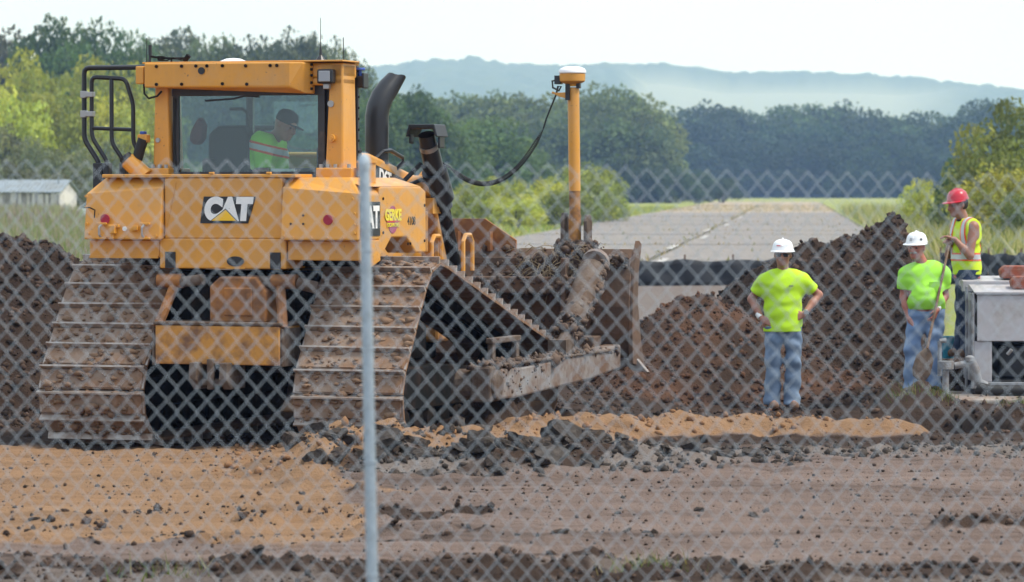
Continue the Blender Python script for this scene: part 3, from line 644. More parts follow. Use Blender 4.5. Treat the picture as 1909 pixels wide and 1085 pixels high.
for i in range(52):
    px = 1040 + i * 16.5 + rr.uniform(-9, 9); row = i % 3
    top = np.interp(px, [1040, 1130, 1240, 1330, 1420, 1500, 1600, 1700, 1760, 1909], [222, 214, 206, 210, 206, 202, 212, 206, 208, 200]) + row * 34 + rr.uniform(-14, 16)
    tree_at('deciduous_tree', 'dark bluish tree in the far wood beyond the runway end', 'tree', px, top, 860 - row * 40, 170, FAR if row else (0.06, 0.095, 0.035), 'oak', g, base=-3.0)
ROW_477 = [(1195, 310, 80), (1245, 306, 90), (1300, 318, 80), (1345, 332, 70), (1160, 330, 60)]
for px, top, w in ROW_477:
    tree_at('leafy_shrub', nth(px, [q[0] for q in ROW_477], 'dark low shrub from the left beside the runway end'), 'shrub', px, top, 520, w * 1.15, (0.05, 0.085, 0.03), 'bush', 'dark shrubs by the runway end')
ROW_815 = [(850, 340, 215, 90), (890, 325, 210, 90), (935, 318, 205, 90), (985, 330, 210, 90), (1030, 318, 215, 90), (1085, 292, 225, 100), (1120, 300, 230, 80), (1055, 340, 200, 80), (960, 350, 195, 90), (1140, 330, 235, 50)]
for px, top, d, w in ROW_815:
    tree_at('leafy_shrub', nth(px, [q[0] for q in ROW_815], 'yellow green shrub from the left under the hanging cable'), 'shrub', px, top + 14, d, w * 1.35, YL_SUN if px < 1040 else (0.20, 0.24, 0.055), 'bush', 'yellow shrubs left of the runway')
for px, top, d, w, col, lab in [(1900, 190, 140, 170, (0.17, 0.20, 0.05), 'tallest olive bush at the right edge of the photo'), (1835, 235, 138, 150, (0.22, 0.24, 0.055), 'large loose bush left of the tallest one on the right'), (1790, 300, 142, 90, DK, 'dark bush behind the red hard hat'), (1712, 335, 160, 64, YL_SUN, 'small bright yellow bush left of the red hard hat'), (1860, 310, 125, 150, (0.27, 0.27, 0.05), 'yellow bush under the tall one at right edge'), (1905, 360, 120, 110, OL, 'low bush behind the brick topped cabinet'), (1770, 370, 150, 70, OL, 'low olive bush right behind the red hatted worker')]:
    tree_at('leafy_shrub', lab, 'shrub', px, top, d, w * 1.2, col, 'bush', 'bushes at the right edge')

def blades(name, pts, hmin, hmax, width, colors, seed, lean=0.35):
    g = np.random.default_rng(seed); n = len(pts); pts = np.asarray(pts, float)
    a = g.uniform(0, 6.28, n); h = g.uniform(hmin, hmax, n); l = g.normal(0, lean, (n, 2)) * h[:, None]
    w = width * g.uniform(.6, 1.4, n); dx = np.cos(a) * w; dy = np.sin(a) * w
    v = np.zeros((n, 3, 3)); v[:, 0] = pts; v[:, 1] = pts; v[:, 0, 0] -= dx; v[:, 0, 1] -= dy; v[:, 1, 0] += dx; v[:, 1, 1] += dy
    v[:, 2] = pts; v[:, 2, :2] += l; v[:, 2, 2] += h; v[:, :2, 2] -= 0.02
    o = raw(name, v.reshape(-1, 3), np.arange(3 * n).reshape(-1, 3), 'leaf')
    cc = np.array(colors)[g.integers(0, len(colors), n)] * g.uniform(.75, 1.25, (n, 1))
    c4 = np.ones((n, 4), np.float32); c4[:, :3] = cc
    at_ = o.data.color_attributes.new('tint', 'FLOAT_COLOR', 'POINT'); at_.data.foreach_set('color', np.repeat(c4, 3, 0).ravel())
    return kind(o, 'stuff')
g = np.random.default_rng(9)
def strip(n, px0, px1, d0, d1):
    d = d0 * (d1 / d0) ** g.uniform(0, 1, n); px = g.uniform(px0, px1, n); return np.stack([(px - CX) * d / FPX, d, np.zeros(n)], -1)
def off_runway(p):
    s = p[:, 0] * rrt.x + p[:, 1] * rrt.y; return p[(s < -12.3) | (s > 3.9)]
tag(blades('field_grass', off_runway(strip(26000, 820, 1260, 95, 420)), .12, .38, .05, [(0.34, 0.38, 0.07), (0.20, 0.28, 0.05), (0.40, 0.37, 0.13)], 1), 'grass field left of the runway', 'grass')
tag(blades('tall_grass', off_runway(strip(24000, 1500, 1960, 88, 330)), .35, 1.15, .045, [(0.30, 0.30, 0.10), (0.20, 0.24, 0.06), (0.42, 0.38, 0.20)], 2), 'tall pale grass right of the runway', 'grass')
tag(blades('tall_weeds', strip(22000, -60, 175, 52, 205), .3, 1.05, .04, [(0.20, 0.24, 0.09), (0.28, 0.27, 0.16), (0.15, 0.2, 0.07), (0.32, 0.24, 0.26)], 3), 'tall weeds in front of the white shed', 'weeds')
tag(blades('tall_weeds', strip(9000, -70, 135, 165, 209), .5, 1.45, .05, [(0.20, 0.25, 0.09), (0.30, 0.30, 0.17), (0.30, 0.22, 0.25)], 6), 'tallest weeds against the shed wall', 'weeds')
jp = []
for i in range(22):
    for s in g.uniform(-12, 3.7, 40 if i % 3 else 110): jp.append(rdir * (93 + 15 * i + g.normal(0, .15)) + rrt * s)
for s in g.uniform(93, 420, 420): jp.append(rdir * s + rrt * (-4.2 + g.normal(0, .15)))
for s in g.uniform(330, 470, 6000): jp.append(rdir * s + rrt * g.uniform(-12, 3.7))
tag(blades('joint_weeds', [tuple(p) for p in jp], .05, .22, .06, [(0.22, 0.22, 0.08), (0.36, 0.28, 0.15), (0.46, 0.36, 0.22)], 4), 'weeds growing in the runway joints', 'weeds')
# ------------------------------------------------------------------ bulldozer (own frame: x right, y forward, z up, 0 = rear end of the tracks)
YAW = R(19)
dz = empty('bulldozer', (-2.43, 30.7, 0.0), -YAW)
tag(dz, 'muddy yellow crawler bulldozer with enclosed cab seen from behind', 'bulldozer')
rnd = random.Random(3)

ICO = np.array([(0, 0, 1), (.894, 0, .447), (.276, .851, .447), (-.724, .526, .447), (-.724, -.526, .447), (.276, -.851, .447), (.724, .526, -.447), (-.276, .851, -.447), (-.894, 0, -.447), (-.276, -.851, -.447), (.724, -.526, -.447), (0, 0, -1)])
ICOF = np.array([(0, 1, 2), (0, 2, 3), (0, 3, 4), (0, 4, 5), (0, 5, 1), (1, 6, 2), (2, 7, 3), (3, 8, 4), (4, 9, 5), (5, 10, 1), (6, 7, 2), (7, 8, 3), (8, 9, 4), (9, 10, 5), (10, 6, 1), (11, 7, 6), (11, 8, 7), (11, 9, 8), (11, 10, 9), (11, 6, 10)])
def lumps(C, S, seed, stretch=None):
    g = np.random.default_rng(seed); C = np.asarray(C, float); S = np.asarray(S, float); m_ = len(C)
    V = ICO[None] * g.uniform(.55, 1.4, (m_, 12, 1)) * S[:, None, None] * (g.uniform(.7, 1.3, (m_, 1, 3)) if stretch is None else np.asarray(stretch)[None, None] * g.uniform(.7, 1.3, (m_, 1, 3)))
    return (V + C[:, None]).reshape(-1, 3), (ICOF[None] + 12 * np.arange(m_)[:, None, None]).reshape(-1, 3)

# tracks: belt round a high sprocket and two idlers
CIRC = [(0.44, 0.44, 0.375), (0.95, 1.135, 0.375), (3.72, 0.42, 0.355)]   # (y, z, radius) rear idler, sprocket, front idler
def belt():
    """closed outline: rear idler -> sprocket -> front idler, seen from the right side"""
    pts = []; order = [0, 1, 2]
    def tang(a, b):
        (ay, az, ar), (by, bz, br) = a, b; dy, dz_ = by - ay, bz - az; L = math.hypot(dy, dz_)
        th = math.atan2(dz_, dy); al = math.acos((ar - br) / L); n = th + al
        return (ay + ar * math.cos(n), az + ar * math.sin(n)), (by + br * math.cos(n), bz + br * math.sin(n)), n
    tg = [tang(CIRC[order[i]], CIRC[order[(i + 1) % 3]]) for i in range(3)]
    for i in range(3):
        pts.append(tg[i][0]); pts.append(tg[i][1])
        c = CIRC[order[(i + 1) % 3]]; a0 = tg[i][2]; a1 = tg[(i + 1) % 3][2]
        while a1 > a0: a1 -= 2 * math.pi
        k = 14
        for j in range(1, k): a = a0 + (a1 - a0) * j / k; pts.append((c[0] + c[2] * math.cos(a), c[1] + c[2] * math.sin(a)))
    return pts
BELT = belt()
seg = [math.dist(BELT[i], BELT[(i + 1) % len(BELT)]) for i in range(len(BELT))]; PER = sum(seg); NSH = round(PER / 0.203)
def belt_at(s):
    s %= PER
    for i, l in enumerate(seg):
        if s <= l:
            a, b = BELT[i], BELT[(i + 1) % len(BELT)]; t = s / l
            return (a[0] + (b[0] - a[0]) * t, a[1] + (b[1] - a[1]) * t)
        s -= l
    return BELT[0]
sh = MB(); hw = 0.478; pt = PER / NSH
sh.bb(-hw, hw, -pt * .5 + .002, pt * .5 - .006, 0.0, 0.022)
sh.bb(-hw + .02, hw - .02, -pt * .5 + .012, pt * .30, 0.022, 0.034)          # packed soil on the plate
sh.m = 1; sh.prism([(pt * .5 - .034, .022), (pt * .5 - .006, .022), (pt * .5 - .010, .078), (pt * .5 - .026, .078)], 'x', -hw, hw)
for s in (-1, 1): sh.prism([(-hw if s < 0 else hw, -pt * .45), (-hw + .05 if s < 0 else hw - .05, -pt * .45), (-hw if s < 0 else hw, -pt * .1)][::s], 'z', .0225, .024)
shoe0 = None
for side in (-1, 1):
    xc = side * 1.143
    lk = MB()
    for i in range(NSH):
        a = belt_at(i * pt); b = belt_at((i + 1) * pt)
        for dx in (-.10, .10):
            c = ((a[0] + b[0]) / 2, (a[1] + b[1]) / 2); an = math.atan2(b[1] - a[1], b[0] - a[0])
            lk.box((xc + dx, c[0] + .05 * math.sin(an), c[1] - .05 * math.cos(an)), (.045, pt * .98, .09), Euler((an, 0, 0)))
    tk = lk.build('track', 'darkmetal', dz)
    if side < 0: tk['label'] = 'left crawler track'
    for i in range(NSH):
        a = belt_at(i * pt); b = belt_at((i + 1) * pt); an = math.atan2(b[1] - a[1], b[0] - a[0])
        if shoe0 is None: o = shoe0 = sh.build('track_shoe', ['shoe', 'grouser'], tk, bevel=0.003, segs=1)
        else: o = shoe0.copy(); COL.objects.link(o); o.parent = tk
        o.location = (xc, (a[0] + b[0]) / 2, (a[1] + b[1]) / 2); o.rotation_euler = (an + R(rnd.uniform(-1, 1)), R(rnd.uniform(-.3, .3)), 0)
    gm = np.random.default_rng(50 + side); C_ = []; S_ = []
    for k in range(620):
        s_ = gm.uniform(-.75, 1.35); p_ = belt_at(s_); q_ = belt_at(s_ + .02); an = math.atan2(q_[1] - p_[1], q_[0] - p_[0]); off = gm.uniform(.022, .045)
        C_.append((xc + gm.uniform(-.44, .44), p_[0] - math.sin(an) * off, p_[1] + math.cos(an) * off)); S_.append(.008 * (5.0 ** (gm.uniform() ** 1.5)))
    v_, f_ = lumps(C_, S_, 5, (1.6, .9, .9)); kind(raw('caked_mud', v_, f_, 'mud_track', tk), 'stuff')
    fr = MB(); fr.prism([(.35, .30), (3.8, .28), (3.85, .52), (2.6, .60), (1.6, .66), (.9, .62), (.35, .54)], 'x', xc - .17, xc + .17)
    fr.prism([(.75, .55), (1.25, .55), (1.15, 1.0), (.8, 1.0)], 'x', xc - side * .12 - .06, xc - side * .12 + .06)
    tf = fr.build('track_frame', 'darkmetal', dz, bevel=.01)
    for y in np.linspace(.95, 3.2, 8):
        MB().cyl((xc - .16, y, .19), (xc + .16, y, .19), .115, n=14).build('roller', 'darkmetal', tf, smooth=True)
    for k, (y, z, r) in enumerate(CIRC):
        w = MB(); w.lathe([(.06, -.14), (r - .12, -.14), (r - .06, -.10), (r - .06, .10), (r - .12, .14), (.06, .14)], (xc, y, z), 28, 'x')
        w.lathe([(.03, -.2), (.13, -.2), (.13, .2), (.03, .2)], (xc, y, z), 16, 'x')
        w.build('sprocket' if k == 1 else 'idler', 'darkmetal', tf, smooth=True)

# hull between the tracks
h = MB(); h.bb(-.50, .50, .75, 3.9, .60, 1.30); h.bb(-.62, .62, .70, 1.25, .78, 1.45); h.bb(-.42, .42, .45, .75, .62, 1.42)
h.build('main_frame', 'darkmetal', dz, bevel=.02)
ax = MB(); ax.cyl((-1.0, .95, 1.135), (1.0, .95, 1.135), .24, n=20); ax.build('axle_housing', 'darkmetal', dz, smooth=True)
p = MB(); p.prism([(-.11, 1.045), (.39, 1.045), (.39, 1.30), (.30, 1.42), (-.02, 1.42), (-.11, 1.34)], 'y', .14, .50)
p.build('rear_housing', 'yellow_mud', dz, bevel=.015)
p = MB(); p.bb(.02, .27, .125, .15, 1.10, 1.33); p.build('cover_plate', 'yellow_mud', dz, bevel=.01)
b = MB(); b.bb(-.555, .55, .04, .50, .70, 1.02); bx_ = b.build('drawbar_box', 'yellow_dirty', dz, bevel=.012)
b = MB(); b.bb(-.57, .57, .03, .48, 1.021, 1.05); b.build('soil_crust', 'steel_mud', bx_, bevel=.01)
for x in (-.58, .56): MB().bb(x - .012, x + .012, .06, .46, .69, 1.0).build('side_plate', 'steel_mud', bx_, bevel=.004)
c = MB()
for x in (-.17, .10): c.prism([(-.06, .72), (.32, .72), (.32, .50), (.02, .50), (-.08, .58)], 'x', x - .035, x + .035)
c.cyl((-.035, -.01, .75), (-.035, -.01, .5), .03); c.bb(-.13, .06, .02, .3, .53, .58)
c.build('drawbar_clevis', 'steel_mud', dz, bevel=.008)
for sx in (-1, 1):
    l = MB(); l.tube([(sx * .47, .26, 1.36), (sx * .56, .10, 1.0)], .042, 8); l.cyl((sx * .40, .26, 1.38), (sx * .62, .26, 1.38), .06)
    l.build('ripper_link', 'yellow_mud', dz, smooth=True)
    l = MB(); l.cyl((sx * .20, .22, 1.395), (sx * .40, .24, 1.37), .045); l.build('pivot_pin', 'steel_mud', dz, smooth=True)
    l = MB(); l.cyl((sx * .62, .26, 1.37), (sx * .78, .3, 1.33), .05); l.build('pivot_pin', 'steel_mud', dz, smooth=True)

# fuel tank: two rear lobes and a middle panel
def lobe(x0, x1, sx):
    m = MB(); ch = .10
    if sx < 0: poly = [(x0, 1.72), (x1, 1.72), (x1, 2.15), (x1 - .03, 2.235), (x0 + .13, 2.235), (x0, 2.10)]
    else: poly = [(x0, 1.72), (x1, 1.72), (x1, 2.10), (x1 - .13, 2.235), (x0 + .03, 2.235), (x0, 2.15)]
    yb, yf = .17, .66; n = len(poly); v = []
    for (a, z) in poly: v.append((a, yb + (0 if z < 2.09 else (.05 if z < 2.2 else .16)), z))
    for (a, z) in poly: v.append((a, yf, z))
    fs = [(0, 1, 2, 5), (2, 3, 4, 5), tuple(range(2 * n - 1, n - 1, -1))] + [(i, i + n, (i + 1) % n + n, (i + 1) % n) for i in range(n)]
    m.add(v, fs); return m
tank = MB(); tank.bb(-.555, .50, .235, .66, 1.73, 2.232); tank.bb(-.60, .53, .235, .66, 1.483, 1.732)
tankb = tank.build('fuel_tank', 'yellow', dz, bevel=.012)
lobe(-1.262, -.562, -1).build('tank_lobe', 'yellow', tankb, bevel=.014)
lobe(.505, 1.195, 1).build('tank_lobe', 'yellow', tankb, bevel=.014)
m = MB(); m.bb(-1.25, -.61, .26, .62, 1.57, 1.717); m.build('lower_apron', 'yellow', tankb, bevel=.01)
m = MB(); m.bb(.535, 1.17, .26, .62, 1.555, 1.717); m.build('lower_apron', 'yellow', tankb, bevel=.01)
m = MB(); m.bb(-1.245, -.62, .245, .262, 1.565, 1.585); m.build('apron_lip', 'yellow', tankb)
m = MB(); m.bb(-1.12, .62, .225, .60, 2.234, 2.262); m.bb(-.15, -.11, .22, .26, 2.262, 2.28); m.bb(.36, .40, .22, .26, 2.262, 2.28); m.build('top_flange', 'yellow', tankb, bevel=.006)
for x in (-.545, .395): MB().bb(x, x + .09, .222, .24, 1.485, 1.62).build('tow_slot', 'black', tankb)
o = MB(); o.lathe([(.0, 0), (.055, 0), (.055, .02), (0, .02)], (0, 0, 0), 20, 'y'); w = o.build('oval_slot', 'black', tankb, smooth=True, loc=(.085, .218, 1.545)); w.scale = (1.35, 1, .75)
m = MB(); m.bb(.0, .17, .222, .24, 1.484, 1.497); m.build('slot_sill', 'yellow', tankb)
m = MB(); m.tube([(-.45, .232, 2.20), (-.55, .232, 1.75)], .004, 5); m.build('seam_bead', 'yellow', tankb)
for sx, x in ((-1, -1.06), (1, .932)):
    MB().lathe([(.03, 0), (.041, 0), (.043, .008), (.03, .016), (0, .016)], (0, 0, 0), 20, 'y').build('red_reflector', 'reflector', tankb, smooth=True, loc=(x, .153, 1.89))
bt = MB()
for x, z in [(-1.235, 1.99), (-1.235, 1.85), (-1.22, 1.77), (-1.235, 2.08), (.62, 1.74), (.78, 1.74), (.92, 1.74), (1.06, 1.74), (1.16, 1.94), (1.16, 1.85), (1.16, 1.78), (1.14, 2.06), (-.6, 1.75), (-.72, 1.745), (.54, 1.75)]:
    bt.cyl((x, .172, z), (x, .158, z), .012, n=6)
bt.build('bolt_heads', 'yellow', tankb)
hl = MB()
for x, z in [(.60, 1.855), (.71, 1.855), (.71, 1.925)]: hl.cyl((x, .172, z), (x, .167, z), .010, n=8)
hl.build('bolt_holes', 'black', tankb)
# latches on the left lobe
lt = MB(); lt.bb(-1.01, -.955, .12, .17, 1.77, 1.84); lt.bb(-1.03, -.93, .14, .17, 1.82, 1.845); lt.cyl((-.985, .145, 1.73), (-.985, .145, 1.77), .012)
lt.build('door_latch', 'yellow', tankb, bevel=.004)
lt = MB(); lt.bb(-.83, -.77, .13, .17, 1.79, 1.82); lt.bb(-.80, -.75, .12, .15, 1.80, 1.835); lt.build('door_latch', 'yellow', tankb, bevel=.004)
for x in (-1.09, -.70):
    m = MB(); m.tube([(x, .15, 1.735), (x - .01, .13, 1.76), (x - .012, .13, 1.82), (x + .005, .15, 1.85)], .011, 6); m.build('hinge_strap', 'zinc', tankb)
    for z in (1.732, 1.852): MB().bb(x - .04, x + .05, .135, .17, z - .009, z + .009).build('hinge_bracket', 'yellow', tankb, bevel=.004)
m = MB(); m.lathe([(0, 0), (.02, 0), (.02, .006), (0, .006)], (-.885, .162, 1.81), 14, 'y'); m.build('round_sticker', 'decal_white', tankb)
m = MB(); m.tube([(-1.25, .163, 1.985), (-1.2, .16, 1.985), (-1.15, .155, 1.965), (-1.155, .155, 1.90)], .006, 5); m.build('lock_cable', 'darkmetal', tankb)

# rear logo
RM = Matrix(((1, 0, 0, 0), (0, 0, 1, 0), (0, 1, 0, 0), (0, 0, 0, 1)))
def rear_plane(x, y, z): return Matrix.Translation((x, y, z)) @ Matrix.Rotation(R(90), 4, 'X')
dc = MB(); dc.prism([(-.232, 1.857), (.198, 1.857), (.268, 2.078), (-.198, 2.078)], 'y', .226, .2345)
dec = dc.build('logo_decal', 'decal_black', tankb, bevel=.003)
text('lettering', 'CAT', .235, 'decal_white', dec, rear_plane(.015, .2245, 1.966), offset=.019, shear=.10, sx=.88)
m = MB(); m.prism([(-.125, 1.879), (.095, 1.879), (-.0, 1.968)], 'y', .2185, .2225); m.build('logo_triangle', 'decal_yellow', dec)
m = MB(); m.prism([(-.142, 1.873), (.112, 1.873), (-.0, 1.98)], 'y', .2222, .2236); m.build('triangle_border', 'decal_black', dec)

# right side box with decals (side plane x = 1.2)
sb = MB(); v = [(.66, 1.60), (.66, 2.16), (1.62, 2.16), (1.745, 2.12), (1.745, 1.60), (1.50, 1.60), (1.28, 1.735), (.92, 1.735), (.72, 1.60)]
sb.prism(v, 'x', .93, 1.195); sbox = sb.build('side_box', 'yellow', dz, bevel=.014)
t_ = MB(); t_.add([(1.19, .25, 2.16), (1.19, 1.64, 2.16), (.95, 1.64, 2.235), (.95, .4, 2.235)], [(0, 1, 2, 3)])
t_.prism([(.62, 2.16), (1.68, 2.16), (1.64, 2.225), (.70, 2.235)], 'x', .62, .95); t_.prism([(1.195, 2.158), (.95, 2.225), (.95, 2.158)], 'y', .5, 1.64)
t_.build('fender_top', 'yellow', sbox, bevel=.01)
m = MB(); m.cyl((1.03, .78, 2.19), (1.03, .78, 2.36), .075, n=20); m.cyl((1.03, .78, 2.355), (1.03, .78, 2.375), .085, n=20); m.build('filler_neck', 'yellow', sbox, smooth=True)
m = MB(); m.prism([(.20, 1.72), (.66, 1.72), (.66, 1.55), (.46, 1.50), (.34, 1.50), (.20, 1.56)], 'x', 1.17, 1.198); m.bb(.94, 1.196, .63, .69, 1.60, 2.15); m.build('rear_skirt', 'yellow', sbox, bevel=.006)
def side_plane(x, y, z): return Matrix.Translation((x, y, z)) @ Matrix.Rotation(R(90), 4, 'Z') @ Matrix.Rotation(R(90), 4, 'X')
m = MB(); m.bb(1.195, 1.201, .21, .645, 1.755, 2.035); sd = m.build('side_decal', 'decal_black', sbox)
text('lettering', 'CAT', .24, 'decal_white', sd, side_plane(1.2025, .41, 1.90), offset=.012, sx=.86)
m = MB(); m.prism([(.206, 1.75), (.206, 1.86), (.30, 1.75)], 'x', 1.201, 1.2035); m.build('red_corner', 'decal_red', sd)
m = MB(); m.lathe([(0, 0), (.115, 0), (.115, .004), (0, .004)], (0, 0, 0), 26, 'x'); em = m.build('company_emblem', 'decal_purple', sbox, loc=(1.195, .945, 1.885))
text('lettering', 'GERKE', .125, 'decal_lemon', em, side_plane(.0065, 0, .035), offset=.006, sx=1.0)
text('small_lettering', 'EXCAVATING', .045, 'decal_lemon', em, side_plane(.0065, 0, -.045), offset=.001)
m = MB(); m.bb(.004, .006, -.15, .15, -.02, -.006); m.build('underline', 'decal_red', em)
text('fleet_number', '4108', .10, 'decal_black', sbox, side_plane(1.1965, 1.39, 1.868), offset=.001, sx=.95)
bt = MB()
for y, z in [(1.30, 1.68), (1.36, 1.68), (.72, 2.06), (1.70, 2.0), (1.70, 1.7), (.72, 1.78)]: bt.cyl((1.195, y, z), (1.203, y, z), .012, n=6)
bt.build('bolt_heads', 'darkmetal', sbox)
m = MB(); m.bb(.90, 1.16, 1.745, 1.9, 1.60, 1.95); m.build('front_bracket', 'yellow_dirty', sbox, bevel=.01)
for y0 in (1.95, 2.75):
    m = MB(); m.tube([(1.17, y0, 1.42), (1.17, y0, 1.68), (1.17, y0 + .06, 1.735), (1.17, y0 + .18, 1.735), (1.17, y0 + .24, 1.68), (1.17, y0 + .24, 1.42)], .02, 8); m.build('step_handle', 'yellow', dz, smooth=True)
# left side box, mostly hidden
m = MB(); m.bb(-1.19, -.93, .66, 1.74, 1.60, 2.2); m.build('side_box', 'yellow', dz, bevel=.012)
m = MB(); m.prism([(-.93, .6), (.93, .6), (.93, 1.1), (.5, 1.9), (-.5, 1.9), (-.93, 1.1)], 'z', 1.5, 2.2); m.build('cab_floor', 'darkmetal', dz, bevel=.01)
m = MB(); m.bb(-1.2, 1.2, 1.72, 2.1, 1.45, 1.56); m.build('fender_deck', 'yellow_dirty', dz, bevel=.01)

# ROPS frame
for sx in (-1, 1):
    q = MB()
    if sx > 0: q.add([(.690, .70, 2.30), (.850, .70, 2.30), (.850, .70, 3.18), (.735, .70, 3.18), (.690, 1.02, 2.30), (.850, 1.02, 2.30), (.850, .98, 3.18), (.735, .98, 3.18)], [(0, 1, 2, 3), (7, 6, 5, 4), (1, 5, 6, 2), (0, 3, 7, 4), (3, 2, 6, 7), (0, 4, 5, 1)])
    else: q.add([(-.872, .70, 2.26), (-.715, .70, 2.26), (-.735, .70, 3.05), (-.85, .70, 3.05), (-.872, 1.0, 2.26), (-.715, 1.0, 2.26), (-.735, .98, 3.05), (-.85, .98, 3.05)], [(0, 1, 2, 3), (7, 6, 5, 4), (1, 5, 6, 2), (0, 3, 7, 4), (3, 2, 6, 7), (0, 4, 5, 1)])
    post = q.build('rops_post', 'yellow', dz, bevel=.016)
    m = MB(); xa, xb = ((.63, .95) if sx > 0 else (-.89, -.70)); m.bb(xa, xb, .64, 1.10, 2.20, 2.315); m.build('post_foot', 'yellow', post, bevel=.01)
    for x in ((.66, .72, .79, .91) if sx > 0 else (-.86, -.80, -.74)): MB().cyl((x, .68, 2.315), (x, .68, 2.345), .017, n=6).build('bolt', 'zinc', post)
    if sx > 0:
        m = MB(); m.cyl((.755, .70, 2.56), (.755, .665, 2.56), .032, n=14); m.cyl((.755, .664, 2.56), (.755, .655, 2.56), .017, n=10); m.build('pivot_boss', 'yellow', post, smooth=True)
        m = MB(); m.cyl((.745, .70, 2.845), (.745, .685, 2.845), .028, n=12); m.build('lens_boss', 'zinc', post, smooth=True)
    else:
        m = MB(); m.cyl((-.82, .70, 2.55), (-.82, .685, 2.55), .02, n=10); m.build('boss', 'zinc', post)
q = MB(); q.prism([(-.93, .70), (.85, .70), (.85, 1.0), (.50, 1.86), (-.50, 1.86), (-.93, 1.0)], 'z', 3.062, 3.185); q.prism([(.70, 3.0), (.98, 3.0), (.98, 3.062), (.70, 3.062)], 'x', -.93, .85); roof = q.build('cab_roof', 'yellow', dz, bevel=.015)
q = MB(); q.add([(-.885, .56, 2.99), (.43, .56, 2.985), (.53, .64, 2.93), (.585, .70, 2.93), (-.885, .56, 3.195), (.43, .56, 3.19), (.53, .60, 3.19), (.585, .66, 3.19), (-.885, .75, 2.99), (.585, .75, 2.93), (-.885, .75, 3.195), (.585, .75, 3.19)],
    [(0, 1, 5, 4), (1, 2, 6, 5), (2, 3, 7, 6), (3, 9, 11, 7), (0, 4, 10, 8), (4, 5, 6, 7, 11, 10), (0, 8, 9, 3, 2, 1), (8, 10, 11, 9)])
ac = q.build('roof_rear_box', 'yellow', roof, bevel=.012)
q = MB(); q.bb(-.975, -.90, .58, .72, 3.02, 3.17); q.build('end_bracket', 'yellow', roof, bevel=.01)
q = MB(); q.prism([(-.93, .62), (.88, .62), (.88, 1.0), (.52, 1.9), (-.52, 1.9), (-.93, 1.0)], 'z', 3.192, 3.205); q.build('roof_sheet', 'yellow', roof, bevel=.004)
for x, z in [(-.77, 3.165), (-.54, 3.165), (-.41, 3.165), (-.31, 3.165), (-.17, 3.165), (.04, 3.162), (.26, 3.162), (-.77, 3.015), (-.54, 3.015), (-.17, 3.015), (.05, 3.01), (.32, 3.162)]:
    MB().cyl((x, .562, z), (x, .548, z), .014, n=8).build('bolt', 'darkmetal', ac)
MB().cyl((-.36, .562, 3.125), (-.36, .55, 3.125), .03, n=16).build('round_vent', 'black', ac)
bt = MB()
for z in (3.17, 3.13, 3.08, 3.02, 2.97): bt.cyl((.583, .65, z), (.60, .65, z), .012, n=6)
bt.build('corner_bolts', 'darkmetal', ac)
m = MB(); m.lathe([(.0, .035), (.06, .03), (.11, .01), (.12, 0), (0, 0)][::-1], (-.22, .9, 3.205), 20); m.build('white_dome', 'white', roof, smooth=True)
def whip(x, y, z, hgt, r=.004, lean=0.0):
    m = MB(); m.lathe([(.045, 0), (.045, .01), (.014, .05), (.009, .1), (.006, .12)], (x, y, z), 12)
    m.tube([(x, y, z + .11), (x + lean, y, z + hgt)], [r, r * .6], 6); return m.build('whip_antenna', 'black', roof)
whip(.62, .78, 3.20, .36); m = MB(); m.tube([(.78, .9, 3.2), (.775, .9, 3.40)], .004, 5); m.build('whip_antenna', 'black', roof)
m = MB(); m.tube([(-.905, .66, 3.18), (-.905, .66, 3.41)], .004, 5); m.build('whip_antenna', 'black', roof)
m = MB(); m.cyl((-.875, .66, 3.26), (-.875, .66, 3.35), .016, n=10); m.tube([(-.88, .66, 3.16), (-.875, .66, 3.28)], .012, 8); m.build('stub_antenna', 'black', roof)
m = MB(); m.tube([(-.88, .66, 3.255), (-.78, .66, 3.24), (-.66, .66, 3.235), (-.55, .66, 3.235)], .009, 6); m.cyl((-.56, .66, 3.21), (-.52, .66, 3.26), .022); m.bb(-.80, -.75, .64, .68, 3.225, 3.255); m.tube([(-.68, .66, 3.2), (-.68, .66, 3.235)], .008, 6)
m.tube([(-.80, .65, 3.22), (-.72, .65, 3.215), (-.66, .65, 3.24), (-.58, .65, 3.22)], .006, 5); m.build('sensor_arm', 'darkmetal', roof)
m = MB(); m.tube([(-.915, .62, 3.02), (-.91, .62, 2.94), (-.87, .62, 2.90), (-.80, .64, 2.92), (-.78, .68, 2.96)], .01, 6); m.build('wiring_loop', 'rubber', roof)
# rear work lamp on the right post
m = MB(); m.bb(.655, .795, .60, .69, 3.01, 3.13); lamp = m.build('work_lamp', 'black', roof, bevel=.015)
m = MB(); m.bb(.675, .775, .592, .602, 3.025, 3.115); m.build('lens', 'lens', lamp, bevel=.01)
m = MB(); m.bb(.70, .75, .63, .69, 2.965, 3.01); m.build('lamp_bracket', 'zinc', lamp, bevel=.006)

# cab: black frame, panes, headliner
fr = [((-.715, .76), (-.66, .80)), ((.60, .76), (.665, .82)), ((-.48, 1.78), (-.42, 1.84)), ((.42, 1.78), (.48, 1.84)), ((.70, .95), (.76, 1.02))]
for (x0, y0), (x1, y1) in fr: MB().bb(x0, x1, y0, y1, 2.2, 3.02).build('cab_pillar', 'cabframe', dz, bevel=.008)
m = MB(); m.bb(-.72, .665, .757, .80, 2.235, 2.285); m.bb(-.72, .665, .757, .80, 2.92, 3.06); m.prism([(-.72, .8), (.74, .8), (.74, 1.05), (.46, 1.82), (-.46, 1.82), (-.72, 1.05)], 'z', 3.0, 3.06); m.bb(-.48, .48, 1.78, 1.84, 2.2, 2.32); m.build('window_frame_and_shadow', 'cabframe', dz, bevel=.006)  # upper rear bar made dark and deep to imitate shadow under the roof box
m = MB(); m.bb(-.665, .605, .775, .781, 2.28, 2.925); m.build('rear_pane', 'glass', dz)
